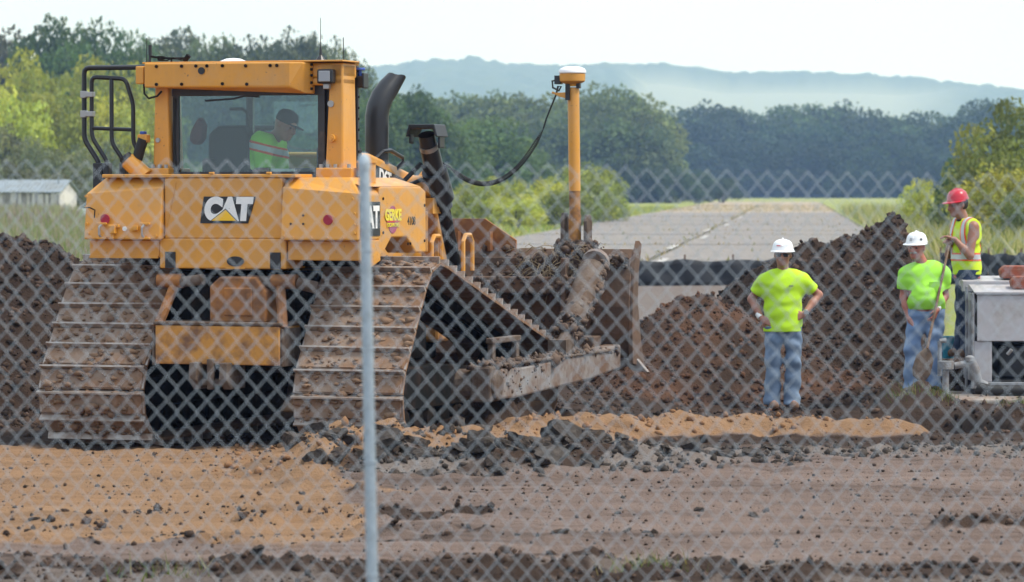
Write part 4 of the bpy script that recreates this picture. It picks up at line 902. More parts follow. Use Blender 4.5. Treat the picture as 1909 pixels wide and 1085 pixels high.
m = MB(); m.bb(-.42, .42, 1.805, 1.811, 2.32, 3.0); m.build('front_pane', 'glass', dz)
m = MB(); m.add([(.745, 1.03, 2.32), (.465, 1.78, 2.32), (.465, 1.78, 2.99), (.745, 1.03, 2.99)], [(0, 1, 2, 3)]); m.build('side_pane', 'glass', dz)
m = MB(); m.add([(-.715, .80, 2.32), (-.465, 1.78, 2.32), (-.465, 1.78, 2.99), (-.715, .80, 2.99)], [(0, 1, 2, 3)]); m.build('side_pane', 'glass', dz)
m = MB(); m.bb(.64, .76, .80, .96, 2.2, 2.98); m.build('corner_panel', 'cabframe', dz, bevel=.01)
m = MB(); m.tube([(.69, .795, 2.3), (.70, .795, 2.6), (.685, .795, 2.9)], .012, 6); m.tube([(.73, .795, 2.35), (.735, .79, 2.55), (.72, .795, 2.75)], .014, 6); m.bb(.70, .755, .78, .80, 2.52, 2.62); m.build('hose_bundle', 'rubber', dz)
m = MB(); m.tube([(-.69, .752, 2.28), (-.70, .752, 2.6), (-.69, .752, 2.9)], .012, 6); m.build('hose_bundle', 'rubber', dz)
m = MB(); m.tube([(-.06, .765, 2.92), (-.16, .77, 2.895), (-.42, .772, 2.88)], .008, 6); m.tube([(-.06, .765, 2.92), (.07, .77, 2.91)], .008, 6); m.tube([(-.16, .765, 2.95), (-.02, .768, 2.915)], .006, 5); m.build('window_wiper', 'black', dz)
# seat and console
s_ = MB(); s_.prism([(-.58, 2.15), (-.18, 2.15), (-.19, 2.60), (-.24, 2.68), (-.50, 2.68), (-.58, 2.60)], 'y', 1.18, 1.32); s_.bb(-.58, -.18, 1.3, 1.8, 2.05, 2.25); s_.build('operator_seat', 'seat', dz, bevel=.03)
s_ = MB(); s_.tube([(-.24, 1.25, 2.66), (-.24, 1.25, 2.78), (-.28, 1.25, 2.82), (-.40, 1.25, 2.82)], .014, 8); s_.build('seat_bail', 'seat', dz, smooth=True)
s_ = MB(); s_.bb(.30, .62, 1.45, 1.75, 2.1, 2.50); s_.bb(.38, .56, 1.6, 1.72, 2.5, 2.62); s_.build('console', 'seat', dz, bevel=.03)
s_ = MB(); s_.bb(-.60, -.50, 1.1, 1.7, 2.1, 2.40); s_.build('console', 'seat', dz, bevel=.02)
s_ = MB(); s_.bb(.12, .30, .90, 1.0, 2.28, 2.31); s_.build('paper_sheet', 'decal_white', dz)
s_ = MB(); s_.prism([(-.66, 2.54), (-.60, 2.50), (-.54, 2.56), (-.53, 2.68), (-.57, 2.76), (-.62, 2.68), (-.65, 2.62)], 'y', .95, 1.1); s_.build('red_bag', 'tee_dark', dz, bevel=.04)

# black guard and mirror right of the cab
m = MB(); m.bb(.80, .853, 1.03, 1.07, 2.26, 3.12); gd = m.build('perforated_guard', 'black', dz, bevel=.008)
for z in np.linspace(2.36, 3.0, 8): MB().cyl((.8525, 1.05, z), (.858, 1.05, z), .011, n=8).build('bolt', 'darkmetal', gd)
m = MB(); m.bb(.80, .90, 1.03, 1.13, 2.985, 3.085); m.bb(.89, .91, 1.02, 1.14, 2.98, 3.11); m.build('mirror_housing', 'black', dz, bevel=.012)
m = MB(); m.bb(.80, .85, 1.02, 1.09, 3.12, 3.17); m.build('guard_cap', 'black', dz, bevel=.01)
m = MB(); m.cyl((.862, 1.06, 3.08), (.862, 1.06, 3.13), .016); m.lathe([(.04, 0), (.045, .008), (.04, .022), (0, .024)], (.862, 1.06, 3.13), 14); m.build('blue_cap', 'blue', dz, smooth=True)

# left platform handrails
def rail(name, pts, r=.02): 
    P = [Vector(p) for p in pts]; out = [P[0]]
    for i in range(1, len(P) - 1):
        a = (P[i - 1] - P[i]); b = (P[i + 1] - P[i]); k = min(.05, a.length * .4, b.length * .4); a = P[i] + a.normalized() * k; b = P[i] + b.normalized() * k
        for t in (0, .33, .66, 1): out.append(a.lerp(P[i], t).lerp(P[i].lerp(b, t), t))
    out.append(P[-1]); m = MB(); m.tube(out, r, 9); return m.build(name, 'black', dz, smooth=True)
Y0 = .72
rail('hand_rail', [(-.93, Y0, 3.165), (-1.515, Y0, 3.165), (-1.515, Y0, 2.56), (-1.375, Y0, 2.36), (-1.375, Y0, 2.20)], .022)
rail('gate_rail', [(-1.30, Y0, 2.20), (-1.30, Y0, 2.37), (-1.445, Y0, 2.58), (-1.445, Y0, 3.09), (-1.13, Y0, 3.07), (-1.06, Y0, 2.86), (-1.06, Y0, 2.53), (-.98, Y0, 2.40)], .019)
rail('gate_bar', [(-1.26, Y0, 3.08), (-1.26, Y0, 2.53), (-1.15, Y0, 2.38), (-1.15, Y0, 2.2)], .019)
rail('gate_bar', [(-1.445, Y0, 2.655), (-1.06, Y0, 2.64)], .017)
for z in (2.94, 2.775):
    m = MB(); m.bb(-1.54, -1.49, Y0 - .03, Y0 + .03, z - .03, z + .03); m.bb(-1.49, -1.42, Y0 - .035, Y0 + .02, z - .022, z + .022); m.build('hinge_clamp', 'zinc', dz, bevel=.005)
m = MB(); m.bb(-1.42, -1.335, Y0 - .04, Y0 + .05, 2.12, 2.36); m.bb(-1.325, -1.275, Y0 - .04, Y0 + .05, 2.12, 2.36); m.build('rail_socket', 'black', dz, bevel=.008)
m = MB(); m.bb(-1.18, -1.12, Y0 - .03, Y0 + .04, 2.12, 2.36); m.build('rail_socket', 'black', dz, bevel=.008)
m = MB(); m.cyl((-1.06, .62, 2.38), (-.90, .62, 2.24), .075, n=18); m.cyl((-1.075, .62, 2.40), (-1.05, .62, 2.37), .05); m.build('filler_pipe', 'yellow', dz, smooth=True)
m = MB(); m.tube([(-1.08, .60, 2.41), (-1.05, .60, 2.38)], .06, 12); m.build('filler_cap', 'black', dz)
m = MB(); m.tube([(-.99, .64, 2.38), (-.96, .64, 2.48), (-.93, .64, 2.56)], .045, 12); m.build('breather_hose', 'rubber', dz, smooth=True)
m = MB(); m.bb(-.98, -.89, .62, .70, 2.53, 2.60); m.build('hose_bracket', 'yellow', dz, bevel=.01)
m = MB(); m.bb(-.955, -.915, .62, .68, 2.60, 2.625); m.build('blue_cap', 'blue', dz, bevel=.006)

# hood, exhaust, grab handle
hd = MB(); hd.prism([(1.9, 1.3), (1.9, 2.46), (2.35, 2.45), (3.62, 2.24), (3.86, 2.14), (3.90, 1.3)], 'x', -.46, .46); hood = hd.build('hood', 'yellow', dz, bevel=.03, segs=3)
m = MB(); m.prism([(2.25, 2.26), (2.35, 2.37), (3.46, 2.175), (3.30, 2.0), (2.9, 2.0), (2.25, 2.13)], 'x', .4605, .464); mdl = m.build('model_decal', 'decal_black', hood)
text('lettering', 'D6T', .16, 'decal_white', mdl, Matrix.Translation((.4655, 2.68, 2.235)) @ Matrix.Rotation(R(-9), 4, 'X') @ Matrix.Rotation(R(90), 4, 'Z') @ Matrix.Rotation(R(90), 4, 'X'), offset=.006)
text('lettering', 'LGP', .09, 'decal_white', mdl, Matrix.Translation((.4655, 3.02, 2.13)) @ Matrix.Rotation(R(-9), 4, 'X') @ Matrix.Rotation(R(90), 4, 'Z') @ Matrix.Rotation(R(90), 4, 'X'), offset=.002)
ex = MB(); pts = [(.365, 2.74, 2.36), (.365, 2.74, 2.60), (.365, 2.74, 2.78), (.375, 2.75, 2.86), (.395, 2.79, 2.95), (.43, 2.85, 3.03), (.47, 2.92, 3.10)]
n = 18; o = len(ex.v); ex.tube(pts, [.105, .105, .105, .104, .102, .098, .092], n, caps=False)
ex.v[-n:] = [(x + .3 * max(0, (x - .47) * .9 + (y - 2.92) * .5), y, z + max(0, (x - .47) * .9 + (y - 2.92) * .5) + .0) for x, y, z in ex.v[-n:]]
ex.build('exhaust_stack', 'black', hood, smooth=True)
m = MB(); pts = [(.42, 2.55, 2.40), (.47, 2.62, 2.47), (.47, 2.80, 2.48), (.47, 3.10, 2.42), (.47, 3.12, 2.38), (.44, 2.98, 2.30)]; m.tube(pts, .019, 8); m.build('grab_handle', 'black', hood, smooth=True)
m = MB(); m.bb(-.62, .62, 3.62, 3.92, .75, 2.1); m.build('radiator_guard', 'yellow_dirty', dz, bevel=.03)
# lift cylinders with lamp guards
for sx in (-1, 1):
    x = sx * .75
    m = MB(); m.tube([(x, 2.96, 2.62), (x, 3.02, 2.50)], .075, 14); m.tube([(x, 3.02, 2.52), (x, 3.40, 1.98)], .085, 16); m.tube([(x, 3.16, 2.30), (x, 3.36, 2.05)], .115, 16)
    cyl_ = m.build('lift_cylinder', 'black', dz, smooth=True)
    m = MB(); m.tube([(x, 3.005, 2.53), (x, 3.03, 2.495)], .084, 16); m.build('clamp_band', 'zinc', cyl_, smooth=True)
    m = MB(); m.tube([(x, 3.38, 2.0), (x, 3.70, 1.45), (x, 4.55, .78)], .06, 12); m.build('cylinder_rod', 'darkmetal', cyl_, smooth=True)
    m = MB(); m.prism([(x - .15, 2.60), (x - .12, 2.71), (x + .12, 2.71), (x + .15, 2.60), (x + .13, 2.60), (x + .10, 2.67), (x - .10, 2.67), (x - .13, 2.60)], 'y', 2.83, 3.12)
    m.bb(x - .13, x - .11, 2.86, 2.94, 2.54, 2.62); m.bb(x + .11, x + .13, 2.95, 3.08, 2.50, 2.62); m.build('lamp_guard', 'black', cyl_, bevel=.008)
    m = MB(); m.cyl((sx * .46, 3.24, 2.16), (sx * .70, 3.24, 2.16), .10, n=16); m.tube([(sx * .55, 3.24, 2.2), (sx * .62, 3.30, 2.30), (sx * .68, 3.34, 2.26)], .03, 8); m.bb(min(sx * .62, sx * .74), max(sx * .62, sx * .74), 3.15, 3.40, 1.92, 2.06); m.build('cylinder_trunnion', 'yellow', dz, smooth=True)
    m = MB(); m.tube([(sx * .55, 2.9, 2.20), (sx * .66, 3.05, 2.36), (sx * .70, 3.1, 2.3)], .022, 8); m.tube([(sx * .5, 3.0, 2.15), (sx * .64, 3.12, 2.22), (x, 3.2, 2.2)], .018, 8); m.build('hydraulic_hose', 'rubber', dz, smooth=True)

# blade
bl = empty_part = MB(); BY = [(.49, 5.12), (.62, 5.02), (.80, 4.95), (1.05, 4.92), (1.30, 4.96), (1.46, 5.02), (1.58, 5.10)]
vs = []; fs = []
prof_b = [(y, z) for z, y in BY] + [(y + .035, z) for z, y in BY[::-1]]
bl.prism(prof_b, 'x', -2.02, 2.02); blade = bl.build('blade', 'blade', dz, bevel=.006)
m = MB(); m.bb(-1.75, 1.75, 4.72, 4.935, 1.17, 1.325); m.build('blade_beam', 'blade', blade, bevel=.015)
m = MB(); m.bb(-1.75, 1.75, 4.70, 4.94, .60, .78); m.build('blade_beam', 'blade', blade, bevel=.015)
for x in (-1.3, -.45, .45, 1.45): MB().bb(x - .025, x + .025, 4.70, 4.94, .78, 1.50).build('blade_rib', 'blade', blade, bevel=.008)
m = MB(); m.bb(-2.0, 2.0, 5.0, 5.04, 1.43, 1.5); m.build('blade_lip', 'blade', blade, bevel=.008)
q = MB(); q.prism([(-.86, 1.55), (.86, 1.55), (.86, 1.66), (.55, 1.86), (-.55, 1.86), (-.86, 1.66)], 'y', 5.08, 5.11); sp = q.build('spill_guard', 'spill', blade, bevel=.004)
for x in (-.62, -.1, .3, .62): MB().bb(x - .012, x + .012, 5.0, 5.08, 1.56, 1.74).build('guard_rib', 'spill', sp)
for sx in (-1, 1):
    q = MB(); q.prism([(4.95, .52), (5.32, .46), (5.20, .75), (5.10, 1.10), (5.14, 1.40), (5.22, 1.62), (5.15, 1.66), (5.06, 1.54), (4.99, 1.40), (4.94, 1.1), (4.93, .8)], 'x', sx * 2.03 - .022, sx * 2.03 + .022); q.build('end_plate', 'blade', blade, bevel=.008)
    q = MB(); q.prism([(sx * 1.70, .60), (sx * 2.0, .62), (sx * 2.16, .44), (sx * 2.02, .45), (sx * 1.95, .50), (sx * 1.88, .45), (sx * 1.70, .47)][::sx], 'y', 5.06, 5.13); q.build('end_bit', 'bare', blade, bevel=.006)
q = MB(); q.bb(-1.7, 1.7, 5.13, 5.16, .44, .62); q.build('cutting_edge', 'bare', blade, bevel=.006)
# push arms, braces
for sx in (-1, 1):
    q = MB(); x = sx * 1.85
    q.prism([(1.30, .38), (1.95, .36), (4.0, .42), (4.95, .48), (4.95, .70), (4.0, .665), (2.2, .62), (1.30, .635)], 'x', x - .085, x + .085); arm = q.build('push_arm', 'bare', dz, bevel=.02)
    q = MB(); q.bb(x - .092, x + .092, 1.28, 1.55, .36, .66); q.cyl((x - .25 * sx, 1.42, .50), (x + .12 * sx, 1.42, .50), .13); q.build('trunnion_cap', 'steel_mud', arm, bevel=.02)
    q = MB(); q.bb(x - .10, x + .10, 1.62, 4.7, .645, .672); q.build('soil_crust', 'steel_mud', arm, bevel=.01)
    q = MB(); q.bb(x - .08, x - .03, 1.68, 1.76, .62, .86); q.bb(x - .08, x - .03, 2.30, 2.38, .60, .86); q.bb(x - .09, x - .02, 1.66, 2.40, .83, .88); q.build('arm_step', 'steel_mud', arm, bevel=.01)
    q = MB(); q.tube([(x - .02, 3.45, .70), (x - .03, 3.9, .95)], .065, 12); q.tube([(x - .03, 3.85, .93), (x - .06, 4.52, 1.40)], [.115, .125], 16); q.tube([(x - .06, 4.50, 1.39), (x - .08, 4.9, 1.48)], .07, 12)
    q.bb(x - .10, x + .07, 3.36, 3.58, .66, .80); q.build('tilt_cylinder', 'steel_mud', dz, smooth=True)
    q = MB(); q.tube([(x - .06, 4.60, 1.45), (x - .065, 4.66, 1.47)], .13, 14); q.build('gland_nut', 'bare', dz, smooth=True)
# positioning mast
q = MB(); q.prism([(4.84, 1.40), (4.98, 1.40), (5.0, 1.86), (4.96, 1.92), (4.88, 1.92), (4.84, 1.86)], 'x', 1.375, 1.415); q.prism([(4.84, 1.40), (4.98, 1.40), (5.0, 1.84), (4.96, 1.90), (4.88, 1.90), (4.84, 1.84)], 'x', 1.60, 1.64)
q.bb(1.35, 1.70, 4.86, 4.98, 1.30, 1.66); q.build('mast_bracket', 'steel_mud', dz, bevel=.012)
q = MB(); q.tube([(1.50, 4.9, 1.45), (1.50, 4.9, 1.9)], .058, 18); q.tube([(1.50, 4.9, 1.9), (1.485, 4.9, 3.08)], .052, 18); mast = q.build('mast', 'yellow_dirty', dz, smooth=True)
q = MB(); q.tube([(1.4975, 4.9, 2.12), (1.4845, 4.9, 3.07)], .0545, 18); q.build('mast_sleeve', 'yellow', mast, smooth=True)
MX, MY, MZ = 1.475, 4.9, 3.09
q = MB(); q.lathe([(.055, 0), (.06, .02), (.10, .035), (.118, .05), (.122, .11), (.115, .118)], (MX, MY, MZ), 26); rec = q.build('satellite_receiver', 'yellow', mast, smooth=True)
q = MB(); q.lathe([(.12, .118), (.128, .125), (.128, .145), (.112, .165), (.07, .182), (.03, .186), (.0, .187)], (MX, MY, MZ), 28); q.build('white_dome', 'white', rec, smooth=True)
q = MB(); q.bb(MX - .16, MX - .10, MY - .05, MY + .03, MZ + .02, MZ + .10); q.tube([(MX - .14, MY, MZ + .06), (MX - .19, MY - .02, MZ + .05), (MX - .185, MY - .02, MZ - .01), (MX - .12, MY - .03, MZ - .04), (MX - .10, MY - .03, MZ + .0), (MX - .13, MY - .03, MZ - .0), (MX - .15, MY - .03, MZ - .08)], .010, 6)
q.bb(MX - .045, MX - .005, MY - .075, MY - .05, MZ - .13, MZ + .02); q.bb(MX + .05, MX + .085, MY - .04, MY, MZ - .02, MZ + .04); q.build('cable_plug', 'black', rec)
q = MB(); q.prism([(MX - .16, MZ - .06), (MX - .03, MZ - .055), (MX - .03, MZ - .115), (MX - .10, MZ - .10), (MX - .16, MZ - .075)], 'y', MY - .05, MY - .01); q.tube([(MX - .16, MY - .03, MZ - .065), (MX - .19, MY - .03, MZ - .055)], .012, 8); q.build('cable_clip', 'yellow', rec, bevel=.005)
# coiled cable from the machine to the mast
import bisect
def bez(P, t):
    P = [Vector(p) for p in P]
    while len(P) > 1: P = [P[i].lerp(P[i + 1], t) for i in range(len(P) - 1)]
    return P[0]
m = MB(); st = [(MX - .15, MY - .03, MZ - .08), (MX - .19, 4.87, 2.92), (MX - .235, 4.84, 2.79), (MX - .26, 4.83, 2.70)]; m.tube(st, .008, 6)
a0, a3 = Vector((MX - .26, 4.83, 2.70)), Vector((.86, 3.28, 2.33))
ctl = [a0, (1.10, 4.35, 2.16), (.98, 3.75, 2.06), a3]; pts = []; NT = 92
for i in range(NT * 8 + 1):
    t = i / (NT * 8); p = bez(ctl, t); d = (bez(ctl, min(1, t + .004)) - bez(ctl, max(0, t - .004))).normalized(); u = d.cross(Vector((0, 0, 1))).normalized(); w = u.cross(d)
    an = 2 * math.pi * i / 8; r_ = .017 * min(1, 12 * t, 12 * (1 - t)) + .002; pts.append(p + u * r_ * math.cos(an) + w * r_ * math.sin(an))
m.tube(pts, .0048, 5); m.tube([a3, (.80, 3.24, 2.37), (.76, 3.2, 2.36), (.75, 3.2, 2.30)], .010, 6); m.build('coiled_cable', 'rubber', dz)
# packed soil and roots on the blade, its brace and arm
gm = np.random.default_rng(12); C_ = []; S_ = []
for k in range(420):
    x = gm.uniform(.5, 1.74); z = gm.choice([gm.uniform(1.30, 1.60), gm.uniform(1.15, 1.36), gm.uniform(.55, 1.2)]); C_.append((x, (4.715 if (1.17 < z < 1.325 or z < .78) else np.interp(z, [.78, 1.05, 1.30, 1.46, 1.58], [4.94, 4.91, 4.95, 5.0, 5.08])) + gm.uniform(-.006, .006), z)); S_.append(.009 * (5 ** (gm.uniform() ** 2.2)))
for k in range(260):
    C_.append((gm.uniform(1.33, 1.74), 4.855 + gm.uniform(-.012, .012), gm.uniform(1.28, 1.66))); S_.append(.014 * (4 ** (gm.uniform() ** 1.8)))
for k in range(160): C_.append((gm.uniform(.9, 1.98), 4.99 + gm.uniform(-.015, .01), gm.uniform(1.42, 1.52))); S_.append(.012 * (4 ** (gm.uniform() ** 1.8)))
for k in range(300):
    t = gm.uniform(); a = gm.uniform(0, 6.28); C_.append((1.81 + .115 * math.cos(a), 3.62 + .95 * t, .79 + .62 * t + .105 * math.sin(a))); S_.append(.012 * (4 ** (gm.uniform() ** 1.8)))
for k in range(420): C_.append((1.85 + gm.uniform(-.11, .11), gm.uniform(1.3, 4.9), .655 + gm.uniform(-.02, .03))); S_.append(.010 * (5 ** (gm.uniform() ** 1.8)))
for k in range(60): C_.append((1.934, gm.uniform(1.3, 2.9), gm.uniform(.40, .64))); S_.append(.006 * (4 ** (gm.uniform() ** 1.8)))
v_, f_ = lumps(C_, S_, 8); kind(raw('caked_mud', v_, f_, 'mud', dz), 'stuff')
q = MB(); g2 = random.Random(12)
for i in range(110):
    x = g2.uniform(1.0, 1.75); z = g2.uniform(1.25, 1.62); a = g2.uniform(0, 6.28); l = g2.uniform(.06, .24)
    q.tube([(x, 4.84, z), (x + l * .5 * math.cos(a), 4.76, z + l * .5 * math.sin(a)), (x + l * math.cos(a), 4.74, z + l * math.sin(a) * .8 - .05)], [.004, .003, .002], 4)
kind(q.build('torn_roots', 'straw', dz), 'stuff')
# ------------------------------------------------------------------ people: one body surface from a distance field, clothes as shells over it
def surface_nets(D, org, res):
    ins = D < 0; nx, ny, nz = D.shape
    cs = [(a, b, c) for a in (0, 1) for b in (0, 1) for c in (0, 1)]
    sub = lambda A, c: A[c[0]:nx - 1 + c[0], c[1]:ny - 1 + c[1], c[2]:nz - 1 + c[2]]
    tot = sum(sub(ins, c).astype(np.int8) for c in cs); act = (tot > 0) & (tot < 8)
    idx = np.full(act.shape, -1, np.int64); cell = np.argwhere(act); idx[act] = np.arange(len(cell))
    acc = np.zeros((len(cell), 3)); cnt = np.zeros(len(cell)); cx_, cy_, cz_ = cell.T
    for c in cs:
        for ax in range(3):
            if c[ax]: continue
            e = list(c); e[ax] = 1
            a = D[cx_ + c[0], cy_ + c[1], cz_ + c[2]]; b = D[cx_ + e[0], cy_ + e[1], cz_ + e[2]]
            m = (a < 0) != (b < 0); t = np.where(m, a / np.where(m, a - b, 1), 0)
            p = np.zeros((len(cell), 3)); p[:] = c; p[:, ax] = t
            acc += p * m[:, None]; cnt += m
    V = (cell + acc / cnt[:, None]) * res + np.array(org)
    F = []
    for ax in range(3):
        o = [1, 1, 1]; lo = [slice(1, -1)] * 3; lo[ax] = slice(0, -1)
        a = ins[tuple(slice(0, -1) if k == ax else slice(1, -1) for k in range(3))]; b = ins[tuple(slice(1, None) if k == ax else slice(1, -1) for k in range(3))]
        e = np.argwhere(a != b)
        if not len(e): continue
        s = a[tuple(e.T)]
        e = e + np.array([0 if k == ax else 1 for k in range(3)])
        u, v = [(1, 2), (2, 0), (0, 1)][ax]
        du = np.zeros(3, int); du[u] = 1; dv = np.zeros(3, int); dv[v] = 1
        g = lambda q: idx[tuple(q.T)]
        f = np.stack([g(e - du - dv), g(e - dv), g(e), g(e - du)], -1); f[~s] = f[~s][:, ::-1]; F.append(f)
    F = np.concatenate(F); return V, F[(F >= 0).all(1)]

class Field:
    def __init__(s, lo, hi, res):
        s.lo = np.array(lo, float); s.res = res; s.n = np.ceil((np.array(hi) - s.lo) / res).astype(int) + 1
        s.D = np.full(s.n, 0.3, np.float32); s.ax = [s.lo[k] + np.arange(s.n[k]) * res for k in range(3)]
    def _blk(s, lo, hi):
        a = np.maximum(0, ((np.array(lo) - s.lo) / s.res).astype(int)); b = np.minimum(s.n, ((np.array(hi) - s.lo) / s.res).astype(int) + 2)
        sl = tuple(slice(a[k], max(a[k], b[k])) for k in range(3))
        return sl, np.meshgrid(*[s.ax[k][sl[k]] for k in range(3)], indexing='ij')
    def _mix(s, sl, d, k):
        A = s.D[sl]; h = np.clip(.5 + .5 * (A - d) / k, 0, 1); s.D[sl] = A * (1 - h) + d * h - k * h * (1 - h)
    def cap(s, a, b, ra, rb, k=.03, flat=None):
        """tapered limb; flat = (angle, factor): squeezed along that horizontal direction"""
        a = np.array(a, float); b = np.array(b, float); m = max(ra, rb) + k + .06
        sl, (X, Y, Z) = s._blk(np.minimum(a, b) - m, np.maximum(a, b) + m)
        if X.size == 0: return
        P = np.stack([X, Y, Z], -1) - a; d = b - a
        t = np.clip((P @ d) / max(1e-9, d @ d), 0, 1); Q = P - t[..., None] * d
        if flat:
            ca, sa = math.cos(flat[0]), math.sin(flat[0]); q = Q[..., 0] * ca + Q[..., 1] * sa
            Q = Q + np.stack([q * ca, q * sa, 0 * q], -1) * (1 / flat[1] - 1)
        s._mix(sl, np.linalg.norm(Q, axis=-1) - (ra + (rb - ra) * t), k)
    def ell(s, c, r, k=.02, rot=None):
        c = np.array(c, float); r = np.array(r, float); m = r.max() + k + .04
        sl, (X, Y, Z) = s._blk(c - m, c + m)
        if X.size == 0: return
        P = np.stack([X, Y, Z], -1) - c
        if rot is not None: P = P @ np.array(rot.to_matrix())
        s._mix(sl, (np.linalg.norm(P / r, axis=-1) - 1) * r.min(), k)
    def wrinkle(s, amp, sc, seed):
        X, Y, Z = np.meshgrid(*s.ax, indexing='ij'); near = np.abs(s.D) < .05
        x, y, z = X[near], Y[near], Z[near]
        s.D[near] += amp * (vnoise(x * sc, y * sc, z * sc * 1.5, seed) - .5) * 2 + amp * .5 * np.sin(z * 38 + 9 * vnoise(x * 5, y * 5, z * 5, seed + 1)) + amp * 1.0 * (np.abs(vnoise(x * 6 + z * 3, y * 6, z * 9 - x * 5, seed + 2) - .5) * 2 - .45)
    def clip(s, n, p):
        X, Y, Z = np.meshgrid(*s.ax, indexing='ij'); s.D = np.maximum(s.D, (X - p[0]) * n[0] + (Y - p[1]) * n[1] + (Z - p[2]) * n[2])
    def build(s, name, ma, parent):
        V, F = surface_nets(s.D, s.lo, s.res); return raw(name, V, F, ma, parent, smooth=True)

def head(F, c, yaw, tilt=0.0, roll=0.0):
    """face looks along -y turned by yaw"""
    e = Euler((tilt, roll, yaw)); q = lambda p: tuple(np.array(c) + np.array(e.to_matrix() @ Vector(p)))
    F.ell(q((0, .012, .03)), (.078, .098, .108), .02, e); F.ell(q((0, -.025, -.045)), (.062, .072, .075), .03, e)
    F.ell(q((0, -.065, -.088)), (.030, .026, .022), .025, e)                         # chin
    F.cap(q((0, -.086, .03)), q((0, -.112, -.018)), .011, .018, .012)                # nose
    F.cap(q((-.03, -.084, .038)), q((.03, -.084, .038)), .012, .012, .015)           # brow
    F.cap(q((-.022, -.088, -.050)), q((.022, -.088, -.050)), .008, .008, .01)        # lips
    for sx in (-1, 1):
        F.ell(q((sx * .082, .012, .005)), (.012, .020, .032), .008, e); F.ell(q((sx * .045, -.062, -.01)), (.022, .02, .02), .02, e)
    return q, e

def hand(F, wr, di, palm_n, curl=.5, sc=1.0):
    """palm, four fingers and a thumb leaving the side of the palm"""
    d = Vector(di).normalized(); n = Vector(palm_n); n = (n - d * n.dot(d)).normalized(); s = d.cross(n); w = Vector(wr)
    for k in range(4):
        off = (k - 1.5) * .020 * sc; base = w + d * .085 * sc + s * off
        F.cap(w + s * off * .6, base, .017 * sc, .013 * sc, .012)
        L = (.072, .080, .074, .058)[k] * sc; p = base; dd = d.copy()
        for j, f in enumerate((.45, .32, .25)):
            dd = (dd + n * curl * (.5 + .3 * j)).normalized(); q = p + dd * L * f; F.cap(p, q, (.0105 - .001 * j) * sc, (.0098 - .001 * j) * sc, .004); p = q
    t0 = w + d * .03 * sc - s * .028 * sc; t1 = t0 + (d * .6 - s * .8 + n * .3).normalized() * .04 * sc; t2 = t1 + (d + n * .5 - s * .2).normalized() * .035 * sc
    F.cap(t0, t1, .014 * sc, .012 * sc, .01); F.cap(t1, t2, .011 * sc, .009 * sc, .005)

